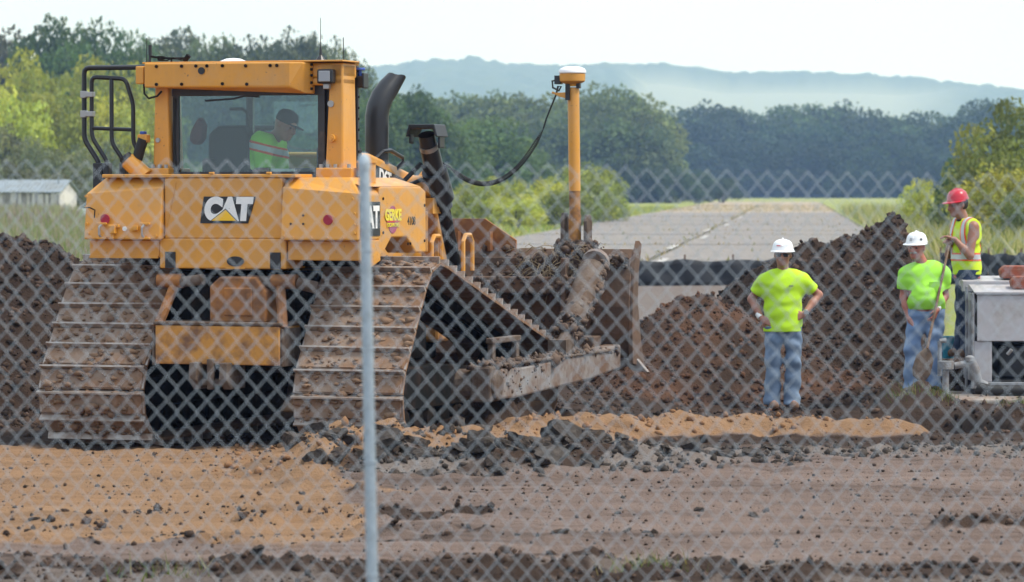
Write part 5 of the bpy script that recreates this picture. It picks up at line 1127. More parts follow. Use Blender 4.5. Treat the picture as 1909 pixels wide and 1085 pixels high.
def worker(name, label, loc, rz, J, wear, res=.0085):
    """J: joints in the figure's own frame (faces -y, feet at z 0)"""
    root = empty(name, loc, rz); tag(root, label, 'person', 'road crew')
    lo, hi = (-.56, -.50, -.02), (.56, .50, 1.95)
    nk, hd_, pel = J['neck'], J['head'], J['pelvis']; tf = (math.pi / 2 + J.get('twist', 0), .64); g_ = J.get('girth', 1.0)
    chest = tuple((np.array(nk) * .72 + np.array(pel) * .28) + np.array((0, .0, 0))); belly = tuple(np.array(nk) * .33 + np.array(pel) * .67 + np.array((0, J.get('belly', 0), 0)))
    def torso(F, e, k=.05):
        F.cap((chest[0] - .085, chest[1], chest[2] + .02), (chest[0] + .085, chest[1], chest[2] + .02), .145 * g_ + e, .145 * g_ + e, k, tf)
        F.cap(chest, belly, .165 * g_ + e, .160 * g_ + e, k, (tf[0], .70)); F.cap(belly, pel, .160 * g_ + e, .158 * g_ + e, k, (tf[0], .72))
        for s_ in 'lr': F.cap((nk[0] * .7 + J['sh_' + s_][0] * .3, nk[1], nk[2] - .035), J['sh_' + s_], .060 + e, .056 + e, .05)
    # body
    F = Field(lo, hi, res)
    torso(F, -.012); F.cap(nk, (hd_[0] * .8 + nk[0] * .2, hd_[1] * .7 + nk[1] * .3 + .01, hd_[2] - .06), .062, .056, .03)
    q, e = head(F, hd_, J.get('yaw', 0), J.get('tilt', 0), J.get('roll', 0))
    for s_ in 'lr':
        sh_, el, wr = J['sh_' + s_], J['el_' + s_], J['wr_' + s_]
        F.cap(sh_, el, .056, .041, .03); F.cap(el, tuple(np.array(el) * .55 + np.array(wr) * .45), .042, .040, .02); F.cap(tuple(np.array(el) * .6 + np.array(wr) * .4), wr, .041, .026, .02)
        hand(F, wr, J['hd_' + s_], J['pn_' + s_], J.get('curl_' + s_, .5))
        hp, kn, an = J['hp_' + s_], J['kn_' + s_], J['an_' + s_]
        F.cap(hp, kn, .080, .055, .05); F.cap(kn, an, .052, .038, .03); F.cap(an, (an[0] + J.get('toe', (0, -.12))[0], an[1] + J.get('toe', (0, -.12))[1], .045), .04, .035, .03)
    body = F.build('body', wear['skin'], root)
    # shirt or vest
    F = Field((-.5, -.40, .55), (.5, .40, 1.62), res)
    torso(F, .016)
    hem = J['hem']; F.cap((pel[0], pel[1], pel[2]), (pel[0], pel[1], hem - .1), .172 * g_ + .008, .178 * g_ + .008, .04, (tf[0], .74))
    if wear['top'] != 'vest':
        for s_ in 'lr':
            sh_, el = np.array(J['sh_' + s_]), np.array(J['el_' + s_]); F.cap(sh_, sh_ * .28 + el * .72, .072, .074, .04)
    F.wrinkle(.009, 8, 5); F.clip((0, 0, -1), (0, 0, hem))
    if wear['top'] == 'vest': F.clip((1, 0, .12), (.172, 0, 1.385)); F.clip((-1, 0, .12), (-.172, 0, 1.385)); F.clip((0, -.25, 1), (nk[0], nk[1], nk[2] + .052))
    if wear['top'] != 'vest':
        for s_ in 'lr':
            sh_, el = np.array(J['sh_' + s_]), np.array(J['el_' + s_]); d_ = el - sh_; d_ = d_ / np.linalg.norm(d_); p_ = sh_ * .36 + el * .64
            X, Y, Z = np.meshgrid(*F.ax, indexing='ij'); pl = (X - p_[0]) * d_[0] + (Y - p_[1]) * d_[1] + (Z - p_[2]) * d_[2]
            dist = np.sqrt((X - p_[0]) ** 2 + (Y - p_[1]) ** 2 + (Z - p_[2]) ** 2); F.D = np.where(dist < .15, np.maximum(F.D, pl), F.D)
    top = F.build('vest' if wear['top'] == 'vest' else 'shirt', wear['top_mat'], root)
    # jeans
    F = Field((-.40, -.45, .0), (.40, .40, 1.15), res)
    F.cap((pel[0] - .05, pel[1], pel[2] + .02), (pel[0] + .05, pel[1], pel[2] + .02), .150 * g_, .150 * g_, .04, (tf[0], .80)); F.cap((pel[0], pel[1], pel[2]), (pel[0], pel[1], pel[2] - .07), .155 * g_, .14, .04, (tf[0], .80))
    for s_ in 'lr':
        hp, kn, an = J['hp_' + s_], J['kn_' + s_], J['an_' + s_]
        F.cap(hp, kn, .106, .086, .03); F.cap(kn, (an[0], an[1], an[2] + .0), .084, .080, .02); F.cap((an[0], an[1], .13), (an[0], an[1] - .02, .06), .082, .088, .02)
    F.wrinkle(.012, 8, 8); F.clip((0, 0, -1), (0, 0, .045)); F.clip((0, 0, 1), (0, 0, J.get('waist', hem + .06)))
    F.build('jeans', wear['jeans'], root)
    for s_ in 'lr':
        an = J['an_' + s_]; tx, ty = J.get('toe', (0, -.12)); F = Field((an[0] - .2, an[1] - .28, -.02), (an[0] + .2, an[1] + .2, .2), .008)
        F.cap((an[0] - tx * .3, an[1] - ty * .3, .05), (an[0] + tx, an[1] + ty, .042), .05, .048, .03); F.cap((an[0], an[1], .14), (an[0], an[1], .06), .048, .05, .03); F.clip((0, 0, -1), (0, 0, .004)); F.build('boot', 'boot', root)
    # hair, hat, face details
    F = Field(np.array(hd_) - .17, np.array(hd_) + .17, .006); F.ell(q((0, .026, .025)), (.083, .100, .105), .01, e)
    nrm = e.to_matrix() @ Vector((0, -1, -.25)); F.clip(nrm, q((0, -.012, .02))); low_ = e.to_matrix() @ Vector((0, 0, -1)); F.clip(low_, q((0, 0, -.045))); F.build('hair', wear['hair'], root)
    T = Matrix.Translation(hd_) @ e.to_matrix().to_4x4()
    if 'hat' in wear:
        hm_ = MB(); hm_.lathe([(.122, .052), (.130, .052), (.130, .058), (.124, .070), (.118, .10), (.104, .135), (.075, .160), (.035, .172), (0.004, .174)], (0, .012, .01), 28)
        brim = MB(); ring = []
        for k in range(33):
            a = math.pi * (-.5) + (k / 32 - .5) * math.pi * 1.15; r0 = .120; ext = .062 * max(0, math.cos((k / 32 - .5) * math.pi * 1.05)) + .006; ring.append((math.cos(a), math.sin(a), r0, r0 + ext))
        v = []; f = []
        for (c_, s__, r0, r1) in ring: v += [(c_ * r0, s__ * r0 + .012, .066), (c_ * r1, s__ * r1 + .012, .054), (c_ * r1, s__ * r1 + .012, .048), (c_ * r0, s__ * r0 + .012, .056)]
        for k in range(32):
            for j in range(4): f.append((k * 4 + j, k * 4 + (j + 1) % 4, k * 4 + 4 + (j + 1) % 4, k * 4 + 4 + j))
        hm_.add(v, f)
        hm_.tube([(0, -.10, .115), (0, -.06, .166), (0, .01, .190), (0, .08, .168), (0, .125, .115)], .012, 8)
        hat = hm_.build('hard_hat', wear['hat'], root, smooth=True); hat.data.transform(T @ Matrix.Diagonal((.90, .93, .95, 1)))
        for (yw, w_, h_, z_, mm) in wear.get('stickers', ()):
            st = MB(); rr = .1215 + .004; pts = []
            n_ = 8
            for k in range(n_ + 1):
                a = -math.pi / 2 + yw + (k / n_ - .5) * w_ / .12; pts += [(math.cos(a) * rr, math.sin(a) * rr + .012, z_ - h_ / 2), (math.cos(a) * (rr - .010 * h_ / .03), math.sin(a) * (rr - .010 * h_ / .03) + .012, z_ + h_ / 2)]
            st.add(pts, [(2 * k, 2 * k + 2, 2 * k + 3, 2 * k + 1) for k in range(n_)]); so = st.build('hat_sticker', mm, hat); so.data.transform(T @ Matrix.Diagonal((.90, .93, .95, 1)))
    if wear.get('glasses'):
        gm = MB()
        for sx in (-1, 1): gm.box((sx * .033, -.092, .012), (.055, .012, .034), Euler((0, 0, sx * R(16)))); gm.tube([(sx * .062, -.085, .018), (sx * .082, .01, .02)], .005, 5)
        gm.build('sunglasses', 'black', root, bevel=.006).data.transform(T)
    else:
        for sx in (-1, 1):
            em_ = MB(); em_.lathe([(0, -.006), (.012, -.004), (.014, 0), (.012, .004), (0, .006)], (0, 0, 0), 10, 'y'); eo = em_.build('eye', 'eye', root, smooth=True); eo.data.transform(T @ Matrix.Translation((sx * .032, -.083, .012)) @ Matrix.Diagonal((1, 1, .6, 1)))
    ms = MB(); ms.tube([(-.024, -.088, -.052), (0, -.097, -.050), (.024, -.088, -.052)], .005, 6); ms.build('mouth', 'lips', root, smooth=True).data.transform(T)
    if wear.get('moustache'):
        ms = MB(); ms.tube([(-.036, -.085, -.043), (-.016, -.101, -.032), (0, -.104, -.029), (.016, -.101, -.032), (.036, -.085, -.043)], [.007, .012, .012, .012, .007], 8); ms.build('moustache', 'hair_grey', root, smooth=True).data.transform(T)
    bl_ = MB(); a_n = 24; rb = .163 * g_
    zb = J.get('waist', hem + .06)
    return root, top, T

def legs(wid=.11, an=.13, kn=.12, y=0.0, hip=.92):
    d = {}
    for s_, s in (('l', -1), ('r', 1)):
        d['hp_' + s_] = (s * .095, y, hip - .04); d['kn_' + s_] = (s * kn, y - .02, .50); d['an_' + s_] = (s * an, y + .02, .10)
    return d

# centre: hands on hips ('l' = image left)
J = dict(neck=(0, .0, 1.42), head=(-.005, -.02, 1.615), pelvis=(0, 0, .92), hem=.815, yaw=R(-8), tilt=R(3),
    girth=1.08, sh_l=(-.195, .01, 1.355), el_l=(-.325, .10, 1.155), wr_l=(-.225, -.05, .955), hd_l=(.75, -.35, -.35), pn_l=(.3, .9, -.2), curl_l=.25,
    sh_r=(.20, .01, 1.355), el_r=(.385, .10, 1.20), wr_r=(.215, -.07, 1.0), hd_r=(-.85, -.25, -.30), pn_r=(-.2, .9, 0), curl_r=.22, **legs(an=.105, kn=.105))
J['an_l'] = (-.115, .02, .10); J['an_r'] = (.095, .0, .10); J['toe'] = (.02, -.13)
d1 = 39.5; p1 = at(1460, 768, d1); z1 = gz(p1.x, d1)
w1, s1, T1 = worker('person', 'worker in neon yellow shirt and white hard hat, hands on hips', (p1.x, d1, z1), 0, J,
    dict(skin='skin', top='shirt', top_mat='hiviz', jeans='jeans', hair='hair', hat='hat_white', glasses=True, stickers=[(R(-20), .05, .010, .118, 'decal_red')]))
m = MB(); m.tube([(-.262, -.005, 1.005), (-.236, -.04, .965)], .034, 12); m.build('wristband', 'decal_white', w1, smooth=True)
m = MB(); m.tube([(.245, -.045, 1.03), (.228, -.06, 1.012)], .033, 12); m.bb(.215, .255, -.105, -.09, 1.005, 1.045); m.build('wrist_watch', 'zinc', w1, smooth=True)
m = MB(); m.box((.075, -.142, 1.30), (.045, .012, .010)); m.build('chest_logo', 'decal_black', w1, bevel=.003)

# right: older worker, arms down
J = dict(neck=(.01, .0, 1.38), head=(-.075, -.05, 1.575), pelvis=(.03, 0, .90), hem=.935, yaw=R(-28), tilt=R(5), girth=1.08, belly=-.06, waist=.98,
    sh_l=(-.185, .0, 1.295), el_l=(-.20, .02, 1.06), wr_l=(-.15, -.06, .835), hd_l=(.35, -.1, -.8), pn_l=(.9, .1, 0), curl_l=.7,
    sh_r=(.205, .0, 1.295), el_r=(.235, .05, 1.07), wr_r=(.135, -.14, .93), hd_r=(-.35, -.25, -.7), pn_r=(-.8, .3, 0), curl_r=.8, **legs(an=.12, kn=.115))
J['hp_l'] = (-.06, 0, .86); J['hp_r'] = (.12, 0, .86)
d2 = 39.5; p2 = at(1721, 742, d2)
w2, s2, T2 = worker('person', 'moustached worker in neon green shirt and white hard hat beside the cabinet', (p2.x, d2, p2.z), 0, J,
    dict(skin='skin_red', top='shirt', top_mat='hiviz_green', jeans='jeans_light', hair='hair_grey', hat='hat_white', moustache=True, stickers=[(R(-12), .034, .034, .108, 'zinc'), (R(48), .026, .022, .108, 'decal_black')]))
m = MB(); m.box((.10, -.175, 1.17), (.11, .006, .12)); m.build('chest_pocket', 'hiviz_green', w2, bevel=.002)
m = MB(); m.tube([(.150, -.115, .96), (.138, -.135, .94)], .032, 12); m.build('wristband', 'decal_white', w2, smooth=True)

# right: young worker leaning on the shovel, turned to image left
d3 = 39.75; p3 = at(1803, 666, d3); PHI = R(-62)
def L3(wx, wy, z): c, s = math.cos(-PHI), math.sin(-PHI); return (wx * c - wy * s, wx * s + wy * c, z)
J = dict(neck=L3(-.03, -.0, 1.43), head=L3(-.105, -.03, 1.605), pelvis=L3(.0, 0, .92), hem=.875, yaw=R(-2), tilt=R(10), waist=.93,
    sh_l=L3(.045, -.17, 1.385), el_l=L3(.00, -.24, 1.08), wr_l=L3(-.155, -.20, 1.255), hd_l=L3(-.75, .1, .25), pn_l=L3(0, 0, -1), curl_l=.75,
    sh_r=L3(-.11, .17, 1.385), el_r=L3(-.17, .20, 1.08), wr_r=L3(-.18, -.04, 1.23), hd_r=L3(-.2, -.8, .1), pn_r=L3(0, 0, -1), curl_r=.7)
for s_, s in (('l', -1), ('r', 1)):
    J['hp_' + s_] = L3(.0 + .0 * s, .085 * s, .88); J['kn_' + s_] = L3(-.03, .09 * s, .5); J['an_' + s_] = L3(-.01 - .03 * s, .10 * s, .10)
tt_ = L3(-.11, -.06, 0); J['toe'] = (tt_[0], tt_[1])
w3, s3, T3 = worker('person', 'young worker in red hard hat and neon vest leaning on a shovel', (p3.x, d3, p3.z), PHI, J,
    dict(skin='skin_brown', top='vest', top_mat='vest', jeans='jeans_dark', hair='hair', hat='hat_red'))
# vest tape: bands cut from the vest's own surface
def tape(src, name, ma, parent, test, off=.006):
    me = src.data; nv = len(me.vertices); co = np.zeros(nv * 3, np.float32); me.vertices.foreach_get('co', co); co = co.reshape(-1, 3)
    no = np.zeros(nv * 3, np.float32); me.vertices.foreach_get('normal', no); no = no.reshape(-1, 3)
    f = np.array([p.vertices[:] for p in me.polygons]); c = co[f].mean(1); keep = f[test(c)]
    if not len(keep): return None
    return raw(name, co + no * off, keep, ma, parent, smooth=True)
tape(s3, 'orange_band', 'orange_tape', w3, lambda c: np.abs(c[:, 2] - 1.065) < .045, .004); tape(s3, 'reflective_band', 'silver_tape', w3, lambda c: np.abs(c[:, 2] - 1.065) < .026, .007)
tape(s3, 'shoulder_tape', 'orange_tape', w3, lambda c: (np.abs(np.abs(c[:, 0]) - .105) < .040) & (c[:, 2] > 1.09), .004); tape(s3, 'shoulder_reflector', 'silver_tape', w3, lambda c: (np.abs(np.abs(c[:, 0]) - .105) < .022) & (c[:, 2] > 1.09), .007)
tape(s3, 'shirt_tail', 'tee_pink', w3, lambda c: c[:, 2] < .80)
F = Field((-.3, -.3, .80), (.3, .3, .96), .008); F.cap(J['pelvis'], (J['pelvis'][0], J['pelvis'][1], .84), .168, .165, .03, (math.pi / 2, .78)); F.clip((0, 0, -1), (0, 0, .835)); F.clip((0, 0, 1), (0, 0, .92)); F.build('shirt_tail', 'tee_pink', w3)
m = MB(); tp = L3(-.07, -.16, .79); m.lathe([(0, -.02), (.034, -.02), (.04, 0), (.034, .02), (0, .02)], tp, 18, 'y'); m.build('tape_measure', 'zinc', w3, smooth=True)
m = MB(); nn = np.array(J['neck']); m.tube([tuple(nn + np.array((.07 * math.cos(a), .065 * math.sin(a) - .012, .03 + .012 * math.sin(a)))) for a in np.linspace(0, 2 * math.pi, 17)[:-1]], .011, 6, closed=True); m.build('neck_strap', 'rubber', w3, smooth=True)

# shovel between them
sv = empty('shovel', tuple(at(1722, 690, 39.05))); tag(sv, 'long wooden handled shovel under the red hatted worker\'s hands', 'shovel')
O = Vector(sv.location); a = at(1769, 458, 39.5) - O; b = at(1729, 650, 39.08) - O; c_ = at(1718, 692, 39.02) - O
m = MB(); m.tube([a, a.lerp(b, .5), b], [.013, .014, .016], 10); m.build('handle', 'wood', sv, smooth=True)
m = MB(); dv = (c_ - b).normalized(); sd_ = dv.cross(Vector((0, 1, 0))).normalized(); nb = sd_.cross(dv)
vs = []; 
for t, w in ((0, .02), (.12, .055), (.3, .095), (.7, .10), (.9, .075), (1.0, .01)):
    p = b + dv * (.36 * t); vs += [p - sd_ * w - nb * .02, p + nb * .0, p + sd_ * w - nb * .02]
m.add(vs, [(i * 3 + j, i * 3 + j + 1, i * 3 + j + 4, i * 3 + j + 3) for i in range(5) for j in (0, 1)]); bo = m.build('shovel_blade', 'steel_mud', sv, smooth=True); so = bo.modifiers.new('thick', 'SOLIDIFY'); so.thickness = .004

# operator in the cab
F = Field((-.4, -.45, -.02), (.45, .4, .95), .009)
op = empty('person', (0, 0, 0)); tag(op, 'operator in green hi vis shirt and dark cap inside the cab', 'person', 'road crew')
c19, s19 = math.cos(YAW), math.sin(YAW)
def dw(lx, ly, lz): return Vector((-2.43 + lx * c19 + ly * s19, 30.7 - lx * s19 + ly * c19, lz))
op.location = dw(-.27, 1.34, 2.11); op.rotation_euler = (R(-4), R(14), -YAW)
hq = (.20, -.06, .63)
F.cap((-.02, .02, .12), (.04, 0, .38), .15, .16, .05, (0, .75)); F.cap((.06, -.12, .44), (.06, .12, .44), .08, .08, .05); F.cap((.08, 0, .46), (.17, -.05, .58), .06, .055, .03)
q_, e_ = head(F, hq, R(75), R(12))
F.cap((.08, -.17, .44), (.17, -.20, .20), .055, .045, .03); F.cap((.17, -.20, .20), (.30, -.05, .08), .042, .03, .02); hand(F, (.30, -.05, .08), (.8, .5, -.1), (0, 0, -1), .5)
F.cap((.08, .17, .44), (.18, .22, .20), .055, .045, .03); F.cap((.18, .22, .20), (.32, .20, .12), .042, .03, .02); hand(F, (.32, .20, .12), (.9, 0, -.1), (0, 0, -1), .5)
F.cap((.0, -.09, .10), (.36, -.12, .10), .085, .065, .04); F.cap((.0, .09, .10), (.36, .12, .10), .085, .065, .04); F.build('body', 'skin', op)
F = Field((-.3, -.35, .05), (.35, .35, .66), .009); F.cap((-.02, .02, .12), (.04, 0, .38), .172, .178, .05, (0, .78)); F.cap((.06, -.12, .45), (.06, .12, .45), .098, .098, .05)
F.cap((.08, -.17, .45), (.155, -.195, .24), .082, .072, .04); F.cap((.08, .17, .45), (.16, .21, .24), .082, .072, .04); F.wrinkle(.005, 11, 3); F.clip((0, 0, 1), (0, 0, .535)); F.clip((.3, 0, -1), (.155, -.195, .235)); F.build('shirt', 'hiviz_green', op)
tp_ = op.children[-1]; tape(tp_, 'orange_band', 'orange_tape', op, lambda c: np.abs(c[:, 2] - .40) < .04, .004); tape(tp_, 'reflective_band', 'silver_tape', op, lambda c: np.abs(c[:, 2] - .40) < .022, .007)
Tq = Matrix.Translation(hq) @ e_.to_matrix().to_4x4()
m = MB(); m.lathe([(.092, .03), (.096, .05), (.092, .09), (.07, .125), (.03, .14), (.004, .142)], (0, .012, 0), 20); m.prism([(-.06, -.08), (.06, -.08), (.05, -.16), (.02, -.18), (-.02, -.18), (-.05, -.16)], 'z', .035, .043); m.build('cap', 'seat', op, smooth=True).data.transform(Tq)
for sx in (-1, 1):
    em_ = MB(); em_.lathe([(0, -.006), (.012, -.004), (.014, 0), (.012, .004), (0, .006)], (0, 0, 0), 10, 'y'); em_.build('eye', 'eye', op).data.transform(Tq @ Matrix.Translation((sx * .032, -.083, .012)) @ Matrix.Diagonal((1, 1, .6, 1)))

# ------------------------------------------------------------------ grey cabinet on its slab, pipes, blocks, bucket
m = MB(); m.prism([(4.30, 38.15), (7.2, 38.0), (7.2, 41.2), (4.45, 41.2)], 'z', -.22, .0); pad = tag(m.build('concrete_slab', 'concrete', bevel=.02), 'dirty concrete slab carrying the grey cabinet', 'slab')
cb = empty('steel_cabinet', (4.85, 39.0, .0)); tag(cb, 'grey steel cabinet with open lower bay at right edge', 'cabinet')
def cbx(name, x0, x1, y0, y1, z0, z1, ma='box', bev=.008): return MB().bb(x0, x1, y0, y1, z0, z1).build(name, ma, cb, bevel=bev)
cbx('base_rail', -.05, 1.45, -.02, .02, .06, .13, 'pipe'); cbx('base_rail', -.05, 1.45, .90, .94, .06, .13, 'pipe'); cbx('skid', -.06, 1.46, -.02, .94, .0, .058, 'rubber')
cbx('corner_post', -.05, .14, 0, .03, .13, .555); cbx('front_panel', -.02, 1.42, -.022, .0, .555, 1.05); cbx('back_panel', -.04, 1.44, .88, .90, .13, 1.10, 'pipe'); cbx('side_panel', -.05, -.03, .03, .88, .13, 1.05)
cbx('corner_trim', -.075, -.052, -.03, .03, .06, 1.06, 'pipe'); cbx('corner_trim', -.105, -.08, .25, .31, .06, 1.12, 'pipe'); cbx('side_panel', 1.40, 1.42, .0, .88, .13, 1.05); cbx('bay_floor', -.03, 1.4, .03, .88, .13, .15, 'rubber'); cbx('bay_roof', -.03, 1.4, .0, .88, .555, .58, 'rubber')
cbx('inner_unit', .25, 1.3, .35, .8, .15, .5, 'black', .03)
m = MB(); m.prism([(-.03, 1.051), (.45, 1.115), (.45, 1.135), (-.03, 1.07)], 'x', -.05, 1.44); m.build('lid', 'box', cb, bevel=.005)
m = MB(); m.prism([(.47, 1.06), (.47, 1.17), (.95, 1.215), (.95, 1.06)], 'x', -.11, 1.44); m.build('rear_lid', 'box', cb, bevel=.005)
for x in (.02, .5, .98, 1.38):
    for z in (.575, 1.03): MB().cyl((x, -.022, z), (x, -.030, z), .009, n=8).build('rivet', 'zinc', cb)
cbx('panel_seam', .74, .746, -.0245, -.0215, .56, 1.045, 'rubber', 0); cbx('drip_edge', -.03, 1.43, -.034, -.018, 1.035, 1.056, 'pipe', .003)
m = MB(); m.tube([(.30, -.01, .42), (.34, -.03, .47)], .02, 8); m.build('valve_handle', 'zinc', cb)
for k, (x, y, z, l, lab) in enumerate([(5.52, 39.20, 1.095, .62, 'front red clay block on the cabinet lid'), (5.46, 39.62, 1.195, .72, 'rear red clay block on the cabinet lid')]):
    o = empty('clay_block', (x, y, z)); tag(o, lab, 'block', 'red clay blocks on the cabinet')
    m = MB(); m.prism([(-.30, .0), (.45, 0), (.45, .135), (-.27, .135), (-.32, .085)], 'y', -.10, .10); m.build('block_body', 'clay', o, bevel=.015)
    for x2 in (-.22, -.02, .18): MB().bb(x2, x2 + .15, -.106, -.098, .03, .10).build('recess_panel', 'brick', o, bevel=.004)
pf = empty('pipe_fitting', (4.70, 38.75, .0)); tag(pf, 'bent grey pipe and meter standing left of the cabinet', 'pipe')
m = MB(); m.tube([(.20, .05, .10), (.12, .03, .14), (.09, .02, .26), (.04, 0, .36)], .05, 12); m.lathe([(.0, .34), (.055, .36), (.05, .40), (.02, .42)], (.03, 0, 0), 12); m.build('elbow_pipe', 'pipe', pf, smooth=True)
m = MB(); m.cyl((-.22, .0, .28), (-.22, .0, .36), .085, n=20); m.cyl((-.22, 0, -.05), (-.22, 0, .26), .035); m.tube([(-.13, 0, .31), (.03, 0, .34)], .035, 10); m.build('meter_head', 'pipe', pf, smooth=True)
m = MB(); m.cyl((-.27, .12, .2), (-.27, .12, .56), .022); m.tube([(-.27, .12, .56), (-.20, .12, .57)], .025, 8); m.build('riser_pipe', 'pipe', pf, smooth=True)
m = MB(); m.tube([(.22, -.02, .06), (1.6, -.04, .05)], .055, 10); m.tube([(.10, .0, .09), (.22, -.02, .06)], .06, 12); m.build('black_hose', 'rubber', pf, smooth=True)
bk = MB(); bp = at(1766, 668, 40.0); bk.lathe([(0, 0), (.075, 0), (.095, .22), (.10, .22), (.10, .235), (.09, .235), (.07, .02), (0, .02)], tuple(bp), 20); tag(bk.build('bucket', 'teal', smooth=True), 'teal plastic bucket behind the green shirted worker\'s leg', 'bucket')

# ------------------------------------------------------------------ silt fence, shed, car
def silt(name, label, path, h):
    r_ = empty(name, (path[0][0], path[0][1], 0)); tag(r_, label, 'silt fence', 'silt fence runs'); O = Vector(r_.location); g3 = random.Random(8)
    P = []; n = 60
    for i in range(n + 1):
        t = i / n * (len(path) - 1); k = min(int(t), len(path) - 2); f = t - k; x = path[k][0] * (1 - f) + path[k + 1][0] * f; y = path[k][1] * (1 - f) + path[k + 1][1] * f; P.append((x, y))
    v = []; f = []
    for i, (x, y) in enumerate(P):
        sag = .02 * math.sin(i * .9) + g3.uniform(-.012, .012) - .018 * abs(math.sin(i * math.pi / 6)) + (.09 if i == 42 else .04 if i in (41, 43) else 0)
        for j in range(6): z = j / 5; v.append((x - O.x + .03 * math.sin(i * 1.7 + j), y - O.y + .05 * math.sin(i * 1.1 + j * .8) + g3.uniform(-.02, .02), z * (h + sag) - .02))
    for i in range(n):
        for j in range(5): f.append((i * 6 + j, i * 6 + 6 + j, i * 6 + 7 + j, i * 6 + 1 + j))
    m = MB(); m.add(v, f); o = m.build('fabric', 'silt', r_, smooth=True); s_ = o.modifiers.new('thick', 'SOLIDIFY'); s_.thickness = .006
    for i in range(0, n + 1, 6): x, y = P[i]; MB().bb(x - O.x - .02, x - O.x + .02, y - O.y + .05, y - O.y + .09, -.2, h + .10).build('stake', 'wood', r_)
silt('silt_fence', 'black silt fence strip between the blade and the soil heap', [(-4.0, 83), (2.0, 82), (5.6, 83), (9.5, 90)], .58)
silt('silt_fence', 'black silt fence behind the cabinet at right edge', [(9.6, 84), (11.2, 82.5), (12.8, 84)], .72)
sd0 = at(-40, 360, 222); sh_ = empty('shed', (sd0.x, 222, 0), R(-14)); tag(sh_, 'low white boarded shed with grey ribbed roof at left edge', 'shed')
for i in range(30): MB().bb(i * .17, i * .17 + .14, -.02 - .02 * (i % 2), .02, 0, 1.95 - .006 * i + .04 * math.sin(i * 1.9)).build('board', 'grey_board' if i % 5 in (1, 4) or i % 7 == 3 else 'white_board', sh_)
m = MB(); m.prism([(-.18, 1.90), (1.4, 2.62), (3.0, 1.90), (3.0, 1.86), (1.4, 2.56), (-.18, 1.86)], 'x', -.2, 5.25); rf = m.build('roof', 'roof_metal', sh_)
for i in range(18): MB().prism([(-.2, 1.93), (1.4, 2.65), (1.4, 2.62), (-.2, 1.90)], 'x', i * .3 - .15, i * .3 - .09).build('roof_rib', 'roof_metal', rf)
m = MB(); m.prism([(0, 0), (2.8, 0), (2.8, 1.85), (1.4, 2.5), (0, 1.85)], 'x', 4.9, 5.1); m.build('end_wall', 'white_board', sh_)
m = MB(); m.cyl((4.7, .9, 2.3), (4.7, .9, 2.8), .05); m.build('vent_pipe', 'roof_metal', sh_)
cp = at(184, 400, 212); car = empty('parked_car', (cp.x, 212, 0)); tag(car, 'pale parked car half hidden behind the bulldozer\'s left fender', 'car')
m = MB(); m.prism([(-2.3, .35), (-2.32, .70), (-2.1, .86), (-1.15, .98), (2.1, 1.0), (2.25, .8), (2.25, .35)], 'y', -.85, .85); m.build('body', 'car', car, bevel=.08, segs=3)
m = MB(); m.prism([(-1.15, .97), (-.35, 1.48), (.9, 1.54), (1.75, 1.40), (2.05, .99)], 'y', -.72, .72); m.build('cabin', 'car', car, bevel=.06, segs=3)
m = MB(); m.prism([(-1.02, 1.0), (-.36, 1.43), (-.2, 1.44), (-.15, 1.0)], 'y', -.735, -.722); m.prism([(-.08, 1.0), (-.1, 1.45), (.75, 1.48), (.8, 1.0)], 'y', -.735, -.722); m.build('side_window', 'carglass', car)
m = MB(); m.add([(-1.10, -.66, 1.02), (-1.10, .66, 1.02), (-.42, .6, 1.46), (-.42, -.6, 1.46)], [(0, 1, 2, 3)]); w_ = m.build('windscreen', 'carglass', car); w_.location = (-.02, 0, .012)
for x in (-1.45, 1.4):
    for y in (-.80, .80): MB().lathe([(.05, -.1), (.30, -.1), (.33, -.07), (.33, .07), (.30, .1), (.05, .1)], (x, y, .33), 22, 'y').build('wheel', 'rubber', car, smooth=True)

# ------------------------------------------------------------------ broken asphalt, clods
def clod_mesh(g, flat):
    n1 = 7; m = MB(); v = []
    base = [(math.cos(2 * math.pi * k / n1 + g.uniform(-.3, .3)), math.sin(2 * math.pi * k / n1 + g.uniform(-.3, .3))) for k in range(n1)]
    k1 = [g.uniform(.7, 1.1) for _ in base]
    for z, s in ((-.5 * flat, .82), (.1 * flat, 1.0), (.5 * flat, .86)):
        for (x, y), k in zip(base, k1): kk = k * s * g.uniform(.93, 1.07); v.append((x * kk * .5, y * kk * .5, z * g.uniform(.75, 1.2)))
    f = [tuple(range(n1 - 1, -1, -1)), tuple(2 * n1 + k for k in range(n1))] + [(i * n1 + k, i * n1 + (k + 1) % n1, (i + 1) * n1 + (k + 1) % n1, (i + 1) * n1 + k) for i in (0, 1) for k in range(n1)]
    m.add(v, f); return m
M['asphalt'] = dirty('broken_asphalt', (0.022, 0.018, 0.016), (0.085, 0.062, 0.047), 0.55, 7, 0.9, bmp=1.0)
M['asphalt_top'] = dirty('worn_asphalt', (0.085, 0.070, 0.060), (0.032, 0.026, 0.022), 0.6, 6, 0.9, bmp=0.8)
M['clod_dark'] = dirty('dark_soil_clod', (0.019, 0.013, 0.010), (0.095, 0.060, 0.043), 0.5, 3.5, 0.95, bmp=1.0)
M['clod_orange'] = dirty('orange_soil_clod', (0.27, 0.145, 0.07), (0.19, 0.105, 0.06), 0.5, 9, 0.95, bmp=1.0)
M['clod_red'] = dirty('red_soil_clod', (0.13, 0.062, 0.036), (0.028, 0.018, 0.013), 0.6, 2.0, 0.95, bmp=1.0)
gr = random.Random(21); protos = []
